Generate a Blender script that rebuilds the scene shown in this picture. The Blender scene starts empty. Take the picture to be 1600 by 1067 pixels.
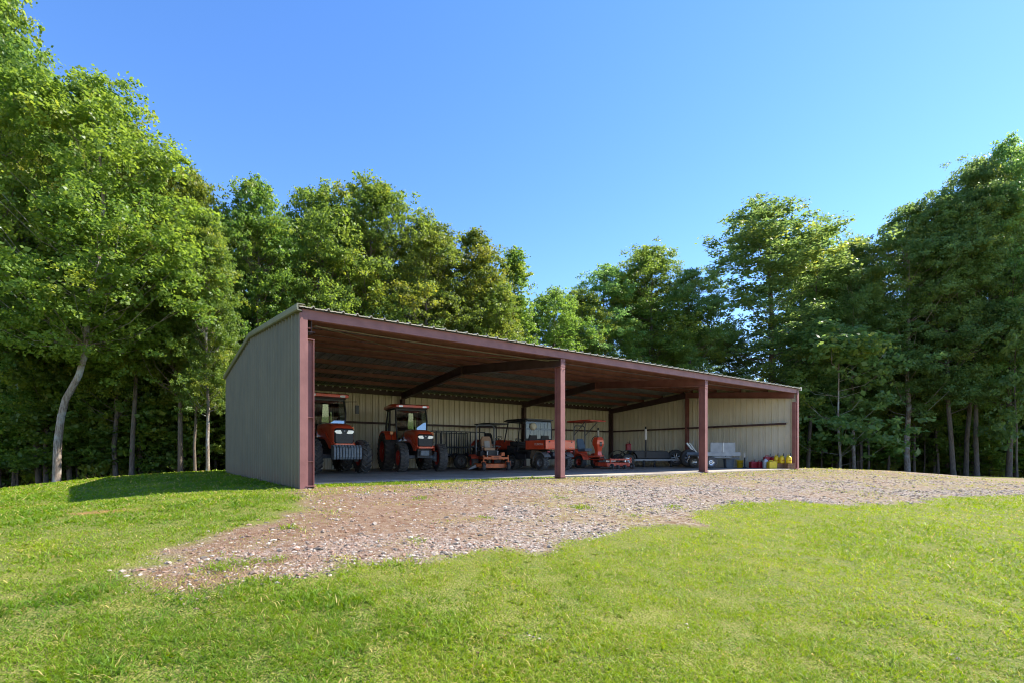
import bpy, bmesh, math, random
import numpy as np
from mathutils import Vector, Matrix
R = math.radians
scn = bpy.context.scene
C = scn.collection

# ---------------- camera, sky, sun, exposure ----------------
F = 786.0
EYE = 0.68
cam_d = bpy.data.cameras.new('camera')
cam = bpy.data.objects.new('camera', cam_d); C.objects.link(cam); scn.camera = cam
cam_d.sensor_width = 36.0
cam_d.lens = F / 1600 * 36.0
cam_d.shift_y = (708 - 533.5) / 1600
cam_d.clip_end = 2000
cam.location = (0, 0, EYE); cam.rotation_euler = (R(90), 0, 0)

SUN_AZ = 16.5      # degrees from world +X towards +Y
SUN_EL = 45.5
world = bpy.data.worlds.new('World'); scn.world = world; world.use_nodes = True
nt = world.node_tree; nt.nodes.clear()
sky = nt.nodes.new('ShaderNodeTexSky'); sky.sky_type = 'NISHITA'; sky.sun_disc = False
sky.sun_elevation = R(SUN_EL); sky.sun_rotation = R(90 - SUN_AZ)
sky.altitude = 300; sky.air_density = 1.05; sky.dust_density = 0.1; sky.ozone_density = 3.5
bg = nt.nodes.new('ShaderNodeBackground'); bg.inputs['Strength'].default_value = 0.115
wo = nt.nodes.new('ShaderNodeOutputWorld')
hs_ = nt.nodes.new('ShaderNodeHueSaturation'); hs_.inputs['Saturation'].default_value = 1.2; hs_.inputs['Hue'].default_value = 0.503
nt.links.new(sky.outputs[0], hs_.inputs['Color']); tn_ = nt.nodes.new('ShaderNodeMix'); tn_.data_type = 'RGBA'; tn_.blend_type = 'MULTIPLY'; tn_.inputs[0].default_value = 1; tn_.inputs[7].default_value = (1.0, .92, .98, 1)
nt.links.new(hs_.outputs[0], tn_.inputs[6]); nt.links.new(tn_.outputs[2], bg.inputs[0]); nt.links.new(bg.outputs[0], wo.inputs[0])
sd = bpy.data.lights.new('sun', 'SUN'); sd.energy = 4.2; sd.angle = R(0.5); sd.color = (1.0, 0.93, 0.82)
so = bpy.data.objects.new('sun', sd); C.objects.link(so)
sv = Vector((math.cos(R(SUN_EL)) * math.cos(R(SUN_AZ)), math.cos(R(SUN_EL)) * math.sin(R(SUN_AZ)), math.sin(R(SUN_EL))))
so.rotation_euler = sv.to_track_quat('Z', 'Y').to_euler(); so.location = sv * 60
scn.view_settings.view_transform = 'Standard'; scn.view_settings.look = 'None'
scn.view_settings.exposure = 1.56; scn.view_settings.gamma = 1.0
scn.cycles.max_bounces = 9; scn.cycles.diffuse_bounces = 7; scn.cycles.glossy_bounces = 3
scn.cycles.transmission_bounces = 6; scn.cycles.transparent_max_bounces = 12
scn.cycles.caustics_reflective = False; scn.cycles.caustics_refractive = False
scn.cycles.use_denoising = True; scn.cycles.filter_width = 1.05
scn.cycles.sample_clamp_indirect = 6

# ---------------- materials ----------------
def col4(c): return (c[0], c[1], c[2], 1)
def mat(name, c, rough=0.6, metal=0.0, var=0.0, vscale=6.0, bump=0.0, bscale=40.0, spec=0.5, c2=None, coat=0.0):
    m = bpy.data.materials.new(name); m.use_nodes = True
    n = m.node_tree; b = n.nodes['Principled BSDF']
    b.inputs['Base Color'].default_value = col4(c); b.inputs['Roughness'].default_value = rough
    b.inputs['Metallic'].default_value = metal; b.inputs['Specular IOR Level'].default_value = spec
    if coat: b.inputs['Coat Weight'].default_value = coat; b.inputs['Coat Roughness'].default_value = 0.12
    tc = n.nodes.new('ShaderNodeTexCoord')
    if var or c2:
        nz = n.nodes.new('ShaderNodeTexNoise'); nz.inputs['Scale'].default_value = vscale; nz.inputs['Detail'].default_value = 6
        n.links.new(tc.outputs['Object'], nz.inputs['Vector'])
        rp = n.nodes.new('ShaderNodeValToRGB'); rp.color_ramp.elements[0].position = 0.35; rp.color_ramp.elements[1].position = 0.68
        a = c2 if c2 else tuple(x * (1 - var) for x in c)
        rp.color_ramp.elements[0].color = col4(a); rp.color_ramp.elements[1].color = col4(c if c2 else tuple(min(1, x * (1 + var * .6)) for x in c))
        n.links.new(nz.outputs['Fac'], rp.inputs[0]); n.links.new(rp.outputs[0], b.inputs['Base Color'])
    if bump:
        nb = n.nodes.new('ShaderNodeTexNoise'); nb.inputs['Scale'].default_value = bscale; nb.inputs['Detail'].default_value = 4
        n.links.new(tc.outputs['Object'], nb.inputs['Vector'])
        bp = n.nodes.new('ShaderNodeBump'); bp.inputs['Strength'].default_value = bump; bp.inputs['Distance'].default_value = 0.01
        n.links.new(nb.outputs['Fac'], bp.inputs['Height']); n.links.new(bp.outputs[0], b.inputs['Normal'])
    return m
M = {}
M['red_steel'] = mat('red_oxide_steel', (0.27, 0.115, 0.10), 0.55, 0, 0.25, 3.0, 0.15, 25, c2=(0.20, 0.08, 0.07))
M['wall_out'] = mat('sage_painted_panel', (0.155, 0.142, 0.085), 0.42, 0, 0.12, 1.2, c2=(0.12, 0.115, 0.07))
M['wall_in'] = mat('cream_panel_backing', (0.72, 0.68, 0.54), 0.30, 0, 0.15, 1.5, c2=(0.66, 0.63, 0.50))
M['roof_out'] = mat('galvanised_roof', (0.38, 0.345, 0.25), 0.45, 0.2, 0.2, 2.0, c2=(0.42, 0.37, 0.26))
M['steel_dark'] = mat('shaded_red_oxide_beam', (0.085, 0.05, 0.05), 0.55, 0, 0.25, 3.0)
M['roof_in'] = mat('roof_underside', (0.34, 0.35, 0.35), 0.4, 0.3, 0.2, 2.0)
M['trim'] = mat('tan_trim', (0.19, 0.185, 0.115), 0.4, 0.1, 0.15, 2.0)
M['trim_white'] = mat('white_trim', (0.55, 0.54, 0.50), 0.45, 0, 0.1, 3)
M['gal'] = mat('galvanised_steel', (0.52, 0.54, 0.56), 0.38, 0.7, 0.2, 9)
M['alu'] = mat('brushed_aluminium', (0.27, 0.29, 0.31), 0.5, 0.4, 0.2, 3)
M['orange'] = mat('orange_paint', (0.86, 0.10, 0.035), 0.3, 0, 0.1, 3, coat=0.4)
M['deck_orange'] = mat('mower_orange_paint', (0.72, 0.17, 0.045), 0.42, 0, 0.3, 5)
M['deck_red'] = mat('worn_red_orange_paint', (0.72, 0.10, 0.05), 0.45, 0, 0.3, 5)
M['black'] = mat('black_plastic', (0.022, 0.024, 0.028), 0.45, 0, 0.2, 8)
M['dark'] = mat('dark_painted_metal', (0.032, 0.036, 0.044), 0.5, 0, 0.3, 8)
M['rubber'] = mat('tyre_rubber', (0.05, 0.052, 0.056), 0.7, 0, 0.35, 7, 0.3, 60, c2=(0.085, 0.08, 0.073))
M['lug'] = mat('dusty_tyre_lugs', (0.125, 0.12, 0.11), 0.75, 0, 0.35, 9, c2=(0.07, 0.068, 0.065))
M['rim_red'] = mat('red_rim_paint', (0.50, 0.05, 0.03), 0.4, 0, 0.2, 6)
M['rim_grey'] = mat('grey_rim', (0.22, 0.23, 0.24), 0.45, 0.3, 0.2, 6)
M['rim_chrome'] = mat('machined_rim', (0.65, 0.66, 0.67), 0.25, 0.8)
M['weight'] = mat('grey_cast_weight', (0.20, 0.235, 0.27), 0.6, 0, 0.2, 8, 0.3, 30)
M['axle'] = mat('grey_axle_paint', (0.16, 0.18, 0.20), 0.55, 0, 0.3, 8)
M['seat_blue'] = mat('blue_grey_vinyl', (0.14, 0.22, 0.33), 0.45, 0, 0.1, 8)
M['seat_tan'] = mat('tan_vinyl', (0.50, 0.30, 0.17), 0.5, 0, 0.1, 8)
M['seat_white'] = mat('pale_vinyl', (0.52, 0.47, 0.43), 0.5, 0, 0.1, 8)
M['yellow'] = mat('yellow_plastic', (0.78, 0.55, 0.02), 0.42, 0, 0.12, 10)
M['red_can'] = mat('red_plastic', (0.36, 0.02, 0.03), 0.42, 0, 0.15, 10)
M['bluegrey'] = mat('blue_grey_plastic', (0.17, 0.22, 0.27), 0.5, 0, 0.12, 10)
M['milky'] = mat('milky_plastic', (0.62, 0.67, 0.70), 0.4, 0, 0.05, 10)
M['wood'] = mat('crate_wood', (0.26, 0.14, 0.075), 0.75, 0, 0.3, 9, 0.3, 50)
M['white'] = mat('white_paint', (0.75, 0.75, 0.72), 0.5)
M['text_dark'] = mat('dark_lettering', (0.03, 0.03, 0.035), 0.5)
M['text_red'] = mat('red_lettering', (0.5, 0.05, 0.02), 0.5)
M['lamp'] = mat('headlamp_lens', (0.82, 0.83, 0.82), 0.12, 0.2)
M['amber'] = mat('amber_lens', (0.80, 0.26, 0.02), 0.25)
M['straw'] = mat('straw_cloth', (0.6, 0.55, 0.4), 0.8)
M['mud'] = mat('muddy_plastic', (0.19, 0.145, 0.10), 0.8, 0, 0.3, 9)
M['soil'] = None
def wall_out():
    m = M['wall_out']; n = m.node_tree; b = n.nodes['Principled BSDF']; L_ = n.links
    old = b.inputs['Base Color'].links[0].from_socket
    tc = n.nodes.new('ShaderNodeTexCoord'); sp = n.nodes.new('ShaderNodeSeparateXYZ'); L_.new(tc.outputs['Object'], sp.inputs[0])
    nz = n.nodes.new('ShaderNodeTexNoise'); nz.inputs['Scale'].default_value = 5; nz.inputs['Detail'].default_value = 6; L_.new(tc.outputs['Object'], nz.inputs['Vector'])
    mp = n.nodes.new('ShaderNodeMapping'); mp.inputs['Scale'].default_value = (6, 6, .35); L_.new(tc.outputs['Object'], mp.inputs[0])
    st = n.nodes.new('ShaderNodeTexNoise'); st.inputs['Scale'].default_value = 1.5; st.inputs['Detail'].default_value = 5; L_.new(mp.outputs[0], st.inputs['Vector'])
    a = n.nodes.new('ShaderNodeMath'); a.operation = 'MULTIPLY_ADD'; a.inputs[1].default_value = -1.0; L_.new(sp.outputs[2], a.inputs[0]); L_.new(nz.outputs['Fac'], a.inputs[2])
    r = n.nodes.new('ShaderNodeValToRGB'); r.color_ramp.elements[0].position = .12; r.color_ramp.elements[1].position = .55; L_.new(a.outputs[0], r.inputs[0])
    k = n.nodes.new('ShaderNodeMath'); k.operation = 'MULTIPLY'; k.inputs[1].default_value = .6; L_.new(r.outputs[0], k.inputs[0])
    mx = n.nodes.new('ShaderNodeMix'); mx.data_type = 'RGBA'; mx.inputs[7].default_value = (.16, .10, .06, 1); L_.new(old, mx.inputs[6]); L_.new(k.outputs[0], mx.inputs[0])
    r2 = n.nodes.new('ShaderNodeValToRGB'); r2.color_ramp.elements[0].position = .42; r2.color_ramp.elements[1].position = .7; L_.new(st.outputs['Fac'], r2.inputs[0])
    k2 = n.nodes.new('ShaderNodeMath'); k2.operation = 'MULTIPLY'; k2.inputs[1].default_value = .35; L_.new(r2.outputs[0], k2.inputs[0])
    m2 = n.nodes.new('ShaderNodeMix'); m2.data_type = 'RGBA'; m2.inputs[7].default_value = (.17, .16, .10, 1); L_.new(mx.outputs[2], m2.inputs[6]); L_.new(k2.outputs[0], m2.inputs[0])
    L_.new(m2.outputs[2], b.inputs['Base Color'])
wall_out()
def glass_mat(ior):
    m = bpy.data.materials.new('tinted_glass'); m.use_nodes = True; n = m.node_tree; n.nodes.clear()
    o = n.nodes.new('ShaderNodeOutputMaterial'); mx = n.nodes.new('ShaderNodeMixShader')
    t = n.nodes.new('ShaderNodeBsdfTransparent'); t.inputs[0].default_value = (0.55, 0.66, 0.62, 1)
    g = n.nodes.new('ShaderNodeBsdfGlossy'); g.inputs['Roughness'].default_value = 0.03
    fr = n.nodes.new('ShaderNodeFresnel'); fr.inputs[0].default_value = ior
    n.links.new(fr.outputs[0], mx.inputs[0]); n.links.new(t.outputs[0], mx.inputs[1]); n.links.new(g.outputs[0], mx.inputs[2])
    n.links.new(mx.outputs[0], o.inputs[0]); return m
M['glass'] = glass_mat(4.0); M['screen'] = glass_mat(1.6); M['screen'].node_tree.nodes['Transparent BSDF'].inputs[0].default_value = (.38, .44, .47, 1)

# ---------------- mesh helper ----------------
class MB:
    def __init__(s): s.v = []; s.f = []; s.m = []; s.sm = []; s.mi = 0
    def add(s, vs, fs, smooth=False):
        o = len(s.v); s.v += [tuple(p) for p in vs]
        for f in fs: s.f.append([i + o for i in f]); s.m.append(s.mi); s.sm.append(smooth)
        return s
    def box(s, c, d, rz=0, rx=0, ry=0):
        mt = Matrix.Rotation(rz, 3, 'Z') @ Matrix.Rotation(ry, 3, 'Y') @ Matrix.Rotation(rx, 3, 'X')
        vs = [Vector(c) + mt @ Vector((x * d[0] / 2, y * d[1] / 2, z * d[2] / 2)) for x in (-1, 1) for y in (-1, 1) for z in (-1, 1)]
        return s.add(vs, [(0, 1, 3, 2), (4, 6, 7, 5), (0, 4, 5, 1), (2, 3, 7, 6), (0, 2, 6, 4), (1, 5, 7, 3)])
    def tube(s, pts, r, n=8, r1=None, caps=True):
        pts = [Vector(p) for p in pts]; rings = []; k = len(pts); up = None
        for i, p in enumerate(pts):
            d = (pts[min(i + 1, k - 1)] - pts[max(i - 1, 0)]).normalized()
            if up is None:
                up = Vector((0, 0, 1)) if abs(d.z) < .9 else Vector((1, 0, 0))
            a = d.cross(up).normalized(); b = a.cross(d).normalized(); up = b
            rr = r if r1 is None else r + (r1 - r) * i / (k - 1)
            if isinstance(r, (list, tuple)): rr = r[i]
            rings.append([p + (a * math.cos(2 * math.pi * j / n) + b * math.sin(2 * math.pi * j / n)) * rr for j in range(n)])
        vs = [q for rg in rings for q in rg]; fs = []
        for i in range(k - 1):
            for j in range(n): fs.append((i * n + j, i * n + (j + 1) % n, (i + 1) * n + (j + 1) % n, (i + 1) * n + j))
        s.add(vs, fs, True)
        if caps: s.add(rings[0], [tuple(range(n - 1, -1, -1))]); s.add(rings[-1], [tuple(range(n))])
        return s
    def lathe(s, prof, c=(0, 0, 0), axis='Z', n=24, smooth=True):
        vs = []; fs = []; k = len(prof)
        for j in range(n):
            a = 2 * math.pi * j / n
            for (r, h) in prof:
                if axis == 'Z': p = (r * math.cos(a), r * math.sin(a), h)
                elif axis == 'X': p = (h, r * math.cos(a), r * math.sin(a))
                else: p = (r * math.cos(a), h, r * math.sin(a))
                vs.append((p[0] + c[0], p[1] + c[1], p[2] + c[2]))
        for j in range(n):
            for i in range(k - 1): fs.append((j * k + i, ((j + 1) % n) * k + i, ((j + 1) % n) * k + i + 1, j * k + i + 1))
        return s.add(vs, fs, smooth)
    def prism(s, poly, a, b, axis='X'):
        def P(q, t):
            if axis == 'X': return (t, q[0], q[1])
            if axis == 'Y': return (q[0], t, q[1])
            return (q[0], q[1], t)
        n = len(poly)
        s.add([P(q, a) for q in poly] + [P(q, b) for q in poly], [tuple(range(n)), tuple(range(2 * n - 1, n - 1, -1))] + [(i, (i + 1) % n, n + (i + 1) % n, n + i) for i in range(n)])
        return s
    def loft(s, rings, smooth=False, caps=True):
        n = len(rings[0]); fs = []
        for i in range(len(rings) - 1):
            for j in range(n): fs.append((i * n + j, i * n + (j + 1) % n, (i + 1) * n + (j + 1) % n, (i + 1) * n + j))
        s.add([q for r in rings for q in r], fs, smooth)
        if caps: s.add(rings[0], [tuple(range(n))]); s.add(rings[-1], [tuple(range(n - 1, -1, -1))])
        return s
    def build(s, name, mats, parent=None, bevel=0, fixn=True):
        me = bpy.data.meshes.new(name); me.from_pydata(s.v, [], s.f)
        if not isinstance(mats, (list, tuple)): mats = [mats]
        for q in mats: me.materials.append(q)
        me.polygons.foreach_set('material_index', s.m); me.polygons.foreach_set('use_smooth', s.sm)
        if fixn:
            bm = bmesh.new(); bm.from_mesh(me); bmesh.ops.recalc_face_normals(bm, faces=bm.faces); bm.to_mesh(me); bm.free()
        me.update()
        o = bpy.data.objects.new(name, me); C.objects.link(o)
        if parent: o.parent = parent
        if bevel:
            b = o.modifiers.new('bevel', 'BEVEL'); b.width = bevel; b.segments = 2; b.limit_method = 'ANGLE'; b.angle_limit = R(40)
        return o
def tag(o, label=None, cat=None, group=None, kind=None):
    if label: o['label'] = label
    if cat: o['category'] = cat
    if group: o['group'] = group
    if kind: o['kind'] = kind
    return o
def empty(name, loc, rz, label, cat, group=None):
    o = bpy.data.objects.new(name, None); C.objects.link(o); o.location = loc; o.rotation_euler = (0, 0, rz)
    o.empty_display_size = 0.3
    return tag(o, label, cat, group)
def dup(root, name=None):
    r = root.copy(); C.objects.link(r)
    for ch in list(root.children):
        c = ch.copy(); C.objects.link(c); c.parent = r
        for g in list(ch.children):
            d = g.copy(); C.objects.link(d); d.parent = c
    return r
def text(s, size, parent, loc, rot, m, name='lettering', depth=0.003):
    cu = bpy.data.curves.new('t', 'FONT'); cu.body = s; cu.size = size; cu.extrude = depth; cu.align_x = 'CENTER'; cu.align_y = 'CENTER'
    t = bpy.data.objects.new('t', cu); C.objects.link(t)
    bpy.context.view_layer.update()
    me = bpy.data.meshes.new_from_object(t.evaluated_get(bpy.context.evaluated_depsgraph_get()))
    bpy.data.objects.remove(t); bpy.data.curves.remove(cu)
    me.materials.clear(); me.materials.append(m)
    o = bpy.data.objects.new(name, me); C.objects.link(o); o.parent = parent; o.location = loc; o.rotation_euler = rot
    return o

# ---------------- layout frame and terrain ----------------
TH = R(36.2); AX, AY = -4.296, 10.286; L = 21.45; W = 11.35; EH = 3.62; PITCH = 0.09
cT, sT = math.cos(TH), math.sin(TH)
def S2W(u, v, z=0): return (AX + u * cT - v * sT, AY + u * sT + v * cT, z)
def smst(t): t = np.clip(t, 0, 1); return t * t * (3 - 2 * t)
def wav(X, Y):
    return (0.5 * np.sin(X * 1.1 + 0.7 * Y) + 0.35 * np.sin(2.3 * X - 1.7 * Y + 1.3) + 0.3 * np.sin(3.9 * Y + 0.8 * X) + 0.2 * np.sin(6.1 * X + 4.7 * Y + 2))
def terr(X, Y):
    X = np.asarray(X, float); Y = np.asarray(Y, float)
    a = X - AX; b = Y - AY; u = a * cT + b * sT; v = -a * sT + b * cT
    du = np.where(u < 0, -u * 1.07, np.maximum(u - L, 0) * .57)
    dv = np.where(v < 0, -v, np.maximum(v - W, 0) * .8)
    d = np.hypot(du, dv)
    z = -.04 - .78 * smst((d - .8) / 11) - .06 * np.maximum(d - 11.8, 0) * np.where(d < 60, 1, 0) - np.where(d >= 60, .06 * 48.2, 0)
    return z + 0.012 * wav(X, Y) * smst(d / 2)
GP = [(-4.35, 9.9), (-3.9, 9.0), (-3.18, 7.8), (-3.06, 6.68), (-3.28, 6.22), (-3.46, 5.72), (-3.56, 5.18), (-3.28, 4.87), (-3.54, 4.64), (-3.11, 4.36), (-2.71, 4.09), (-2.39, 4.08), (-2.19, 4.42), (-1.8, 4.72), (-1.28, 5.05), (-0.68, 5.32), (0.0, 5.84), (0.37, 5.87), (0.82, 6.42), (1.74, 7.38), (2.89, 7.69), (3.24, 8.86), (4.56, 10.23), (5.9, 10.92), (6.75, 10.83), (9.67, 11.97), (11.18, 13.32), (15.66, 15.39), (24, 18), (40, 19), (60, 19), (60, 30), (30, 31), (22, 29), (14.6, 26.5), (12.9, 24.0), (-4.3, 10.4)]
def gravel_sd(X, Y):
    """signed distance to the gravel outline, >0 inside"""
    X = np.asarray(X, float); Y = np.asarray(Y, float); ins = np.zeros(X.shape, bool); dm = np.full(X.shape, 1e9)
    n = len(GP)
    for i in range(n):
        x0, y0 = GP[i]; x1, y1 = GP[(i + 1) % n]
        c = ((y0 > Y) != (y1 > Y)); xi = (x1 - x0) * (Y - y0) / ((y1 - y0) if y1 != y0 else 1e-9) + x0
        ins ^= (c & (X < xi))
        t = np.clip(((X - x0) * (x1 - x0) + (Y - y0) * (y1 - y0)) / ((x1 - x0) ** 2 + (y1 - y0) ** 2), 0, 1)
        dm = np.minimum(dm, np.hypot(X - x0 - t * (x1 - x0), Y - y0 - t * (y1 - y0)))
    return np.where(ins, dm, -dm) + 0.10 * (np.sin(X * 5.3 + 1.1 * np.sin(Y * 4)) + np.sin(Y * 6.7 + X * 2.2)) * .6
rng = np.random.default_rng(7)
def vnoise(X, Y, sc, seed=0):
    """cheap value noise"""
    g = np.random.default_rng(seed).random((64, 64)); x = X / sc + 900; y = Y / sc + 900
    xi = np.floor(x).astype(int); yi = np.floor(y).astype(int); fx = smst(x - xi); fy = smst(y - yi)
    G = lambda a, b: g[a % 64, b % 64]
    return (G(xi, yi) * (1 - fx) + G(xi + 1, yi) * fx) * (1 - fy) + (G(xi, yi + 1) * (1 - fx) + G(xi + 1, yi + 1) * fx) * fy

# ---------------- ground ----------------
def npmesh(name, co, faces_idx, loop_tot, mats, smooth=True, attrs=None, midx=None):
    me = bpy.data.meshes.new(name)
    me.vertices.add(len(co)); me.vertices.foreach_set('co', np.ascontiguousarray(co, np.float32).ravel())
    fi = np.ascontiguousarray(faces_idx, np.int32).ravel(); me.loops.add(len(fi)); me.loops.foreach_set('vertex_index', fi)
    lt = np.asarray(loop_tot, np.int32); ls = np.concatenate(([0], np.cumsum(lt)[:-1])).astype(np.int32)
    me.polygons.add(len(lt)); me.polygons.foreach_set('loop_start', ls); me.polygons.foreach_set('loop_total', lt)
    for q in mats: me.materials.append(q)
    if midx is not None: me.polygons.foreach_set('material_index', np.asarray(midx, np.int32))
    me.polygons.foreach_set('use_smooth', np.full(len(lt), smooth))
    me.update(calc_edges=True)
    for k, a in (attrs or {}).items():
        if a.ndim == 1:
            at = me.attributes.new(k, 'FLOAT', 'POINT'); at.data.foreach_set('value', a.astype(np.float32))
        else:
            at = me.attributes.new(k, 'FLOAT_COLOR', 'POINT'); at.data.foreach_set('color', a.astype(np.float32).ravel())
    return me
class NG:
    """tiny node-graph helper"""
    def __init__(s, name):
        s.m = bpy.data.materials.new(name); s.m.use_nodes = True; s.t = s.m.node_tree; s.b = s.t.nodes['Principled BSDF']; s.o = s.t.nodes['Material Output']
        s.tc = s.t.nodes.new('ShaderNodeTexCoord')
    def n(s, typ, ins=None, **kw):
        q = s.t.nodes.new('ShaderNode' + typ)
        for k, v in kw.items(): setattr(q, k, v)
        for k, v in (ins or {}).items():
            if hasattr(v, 'is_output'): s.t.links.new(v, q.inputs[k])
            else: q.inputs[k].default_value = v
        return q
    def noise(s, sc, det=5, rough=.55):
        return s.n('TexNoise', {'Vector': s.tc.outputs['Object'], 'Scale': sc, 'Detail': det, 'Roughness': rough}).outputs['Fac']
    def ramp(s, fac, stops):
        q = s.n('ValToRGB', {0: fac}); e = q.color_ramp.elements
        while len(e) < len(stops): e.new(0.5)
        for i, (p, c) in enumerate(stops): e[i].position = p; e[i].color = col4(c) if isinstance(c, tuple) else (c, c, c, 1)
        return q.outputs[0]
    def mix(s, f, a, b):
        q = s.t.nodes.new('ShaderNodeMix'); q.data_type = 'RGBA'
        for i, v in ((0, f), (6, a), (7, b)):
            if hasattr(v, 'is_output'): s.t.links.new(v, q.inputs[i])
            else: q.inputs[i].default_value = v if i == 0 else col4(v)
        return q.outputs[2]
    def attr(s, nm, out='Fac'): return s.n('Attribute', attribute_name=nm).outputs[out]
    def math(s, op, a, b=0.5): return s.n('Math', {0: a, 1: b}, operation=op).outputs[0]
def ground_mat():
    g = NG('lawn_and_gravel_ground')
    gn = g.noise(2.2, 6); gf = g.noise(38, 4); gm = g.noise(9, 5)
    turf = g.mix(g.ramp(gn, [(.35, 0.), (.65, 1.)]), (0.085, 0.13, 0.018), (0.17, 0.19, 0.025))
    turf = g.mix(g.ramp(gf, [(.42, 0.), (.62, 1.)]), turf, (0.21, 0.20, 0.06))
    soil = g.mix(g.ramp(gm, [(.38, 0.), (.6, 1.)]), (0.15, 0.088, 0.052), (0.30, 0.24, 0.165))
    vor = g.n('TexVoronoi', {'Vector': g.tc.outputs['Object'], 'Scale': 26.0})
    vor2 = g.n('TexVoronoi', {'Vector': g.tc.outputs['Object'], 'Scale': 55.0})
    stone = g.mix(g.n('SeparateColor', {0: vor.outputs['Color']}).outputs[0], (0.17, 0.13, 0.11), (0.40, 0.33, 0.27))
    pick = g.ramp(g.n('SeparateColor', {0: vor.outputs['Color']}).outputs[1], [(.42, 0.), (.46, 1.)])
    cover = g.ramp(g.attr('stones'), [(.0, 0.), (1., 1.)])
    pickc = g.math('GREATER_THAN', g.math('ADD', cover, g.n('SeparateColor', {0: vor.outputs['Color']}).outputs[1]), 0.95)
    soil = g.mix(pickc, soil, stone)
    weeds = g.ramp(g.attr('weeds'), [(.0, 0.), (1., 1.)])
    wf = g.math('MULTIPLY', weeds, g.ramp(g.noise(14, 6, .7), [(.42, 0.), (.58, 1.)]))
    soil = g.mix(wf, soil, (0.23, 0.20, 0.055))
    soil = g.mix(g.math('MULTIPLY', g.attr('clay'), g.ramp(g.noise(5, 6, .7), [(.35, .45), (.65, 1.)])), soil, (0.17, 0.09, 0.052))
    c = g.mix(g.attr('gravel'), turf, soil)
    c = g.mix(g.attr('bare'), c, (0.34, 0.165, 0.065))
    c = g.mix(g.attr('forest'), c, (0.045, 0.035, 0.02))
    g.t.links.new(c, g.b.inputs['Base Color']); g.b.inputs['Roughness'].default_value = .95; g.b.inputs['Specular IOR Level'].default_value = .15
    h = g.math('ADD', g.math('MULTIPLY', g.noise(30, 6, .7), 1.0), g.math('MULTIPLY', vor2.outputs['Distance'], .8))
    bp = g.n('Bump', {'Height': h, 'Strength': 0.7, 'Distance': 0.03}); g.t.links.new(bp.outputs[0], g.b.inputs['Normal'])
    return g.m
def grid(x, y):
    X, Y = np.meshgrid(x, y); nx, ny = len(x), len(y)
    i = np.arange((nx - 1) * (ny - 1)); r = i // (nx - 1); c = i % (nx - 1); a = r * nx + c
    return X.ravel(), Y.ravel(), np.stack([a, a + 1, a + nx + 1, a + nx], 1)
def axisvals(lo, flo, fhi, hi, fine, grow):
    v = list(np.arange(flo, fhi, fine)); s = fine; q = flo
    while q > lo: s *= grow; q -= s; v.insert(0, q)
    s = fine; q = v[-1]
    while q < hi: s *= grow; q += s; v.append(q)
    return np.array(v)
gx = axisvals(-400, -14, 22, 400, .12, 1.12); gy = axisvals(-60, 1.5, 28, 600, .12, 1.12)
X, Y, fq = grid(gx, gy)
def inshed(X, Y, pad=0.0):
    a = X - AX; b = Y - AY; u = a * cT + b * sT; v = -a * sT + b * cT
    f = np.interp(u, [0, 3, 5, 7.5, 9.2, 12, L], [1.2, 1.3, 1.15, .75, .2, .1, .01]) + (.14 if pad > 0 else 0)
    return (u > -pad) & (u < L + pad) & (v > f - pad) & (v < W + pad)
def stones_amt(X, Y):
    n = vnoise(X, Y, 1.3, 3) * .6 + vnoise(X, Y, .45, 4) * .4
    # heavier stone along the middle of the drive, towards the right
    c = smst((X + 0.9) / 4) * np.exp(-((Y - (9.3 + .33 * X)) / (2.2 + .05 * np.abs(X))) ** 2)
    e = np.exp(-((gravel_sd(X, Y) - .35) / .3) ** 2) * np.exp(-((X - .3) / .8) ** 2)
    lane = .22 * np.sin((Y - .33 * X) * 3.1 + .6 * np.sin(X * .7))
    n = np.clip((n - .5) * 1.9 + .5, 0, 1)
    return np.clip(-.30 + .95 * n - .10 * smst((.5 - X) / 3) + .62 * c + .4 * e + lane * smst((X + 1) / 4), 0, 1)
def weeds_amt(X, Y):
    a = X - AX; b = Y - AY; v = -a * sT + b * cT
    n = vnoise(X, Y, .9, 9) * .6 + vnoise(X, Y, .3, 10) * .4
    strip = np.exp(-((v + .7) / .9) ** 2) * .75
    return np.clip((n - .45) * 1.8 * smst((v + 12) / 8) + strip + .3 * smst((X - 6) / 6), 0, 1)
gs = gravel_sd(X, Y)
Z = terr(X, Y); Z = np.where(inshed(X, Y, -.05), Z - .1, Z)
aa = X - AX; bb = Y - AY; uu = aa * cT + bb * sT; vv = -aa * sT + bb * cT
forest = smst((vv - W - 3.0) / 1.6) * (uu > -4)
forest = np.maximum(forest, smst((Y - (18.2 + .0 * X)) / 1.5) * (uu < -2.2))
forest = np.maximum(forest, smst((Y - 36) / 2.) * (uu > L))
bare = np.exp(-(((X + 1.35) / .25) ** 2 + ((Y - 7.2) / .1) ** 2)) * 0
for (bx, by, rx, ry, k) in ((-6.05, 7.35, .45, .16, .9), (-9.2, 9.0, .9, .22, .7), (-8.2, 7.4, .7, .15, .5), (-12.5, 11, 1.2, .3, .5)):
    bare = np.maximum(bare, k * np.exp(-(((X - bx) / rx) ** 2 + ((Y - by) / ry) ** 2)))
bare = np.maximum(bare, .55 * np.exp(-((uu + .12) / .16) ** 2) * (vv > 0) * (vv < W + .3) * (vnoise(X, Y, .5, 2) > .3))
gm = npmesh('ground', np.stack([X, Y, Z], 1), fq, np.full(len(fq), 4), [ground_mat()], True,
            {'gravel': smst((gs + .35 * (vnoise(X, Y, .3, 50) - .5)) / .3 + .45), 'stones': stones_amt(X, Y), 'weeds': weeds_amt(X, Y), 'clay': .75 * smst((2.0 - X) / 4.5) * (1 - .6 * stones_amt(X, Y)), 'forest': forest, 'bare': bare})
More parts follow.
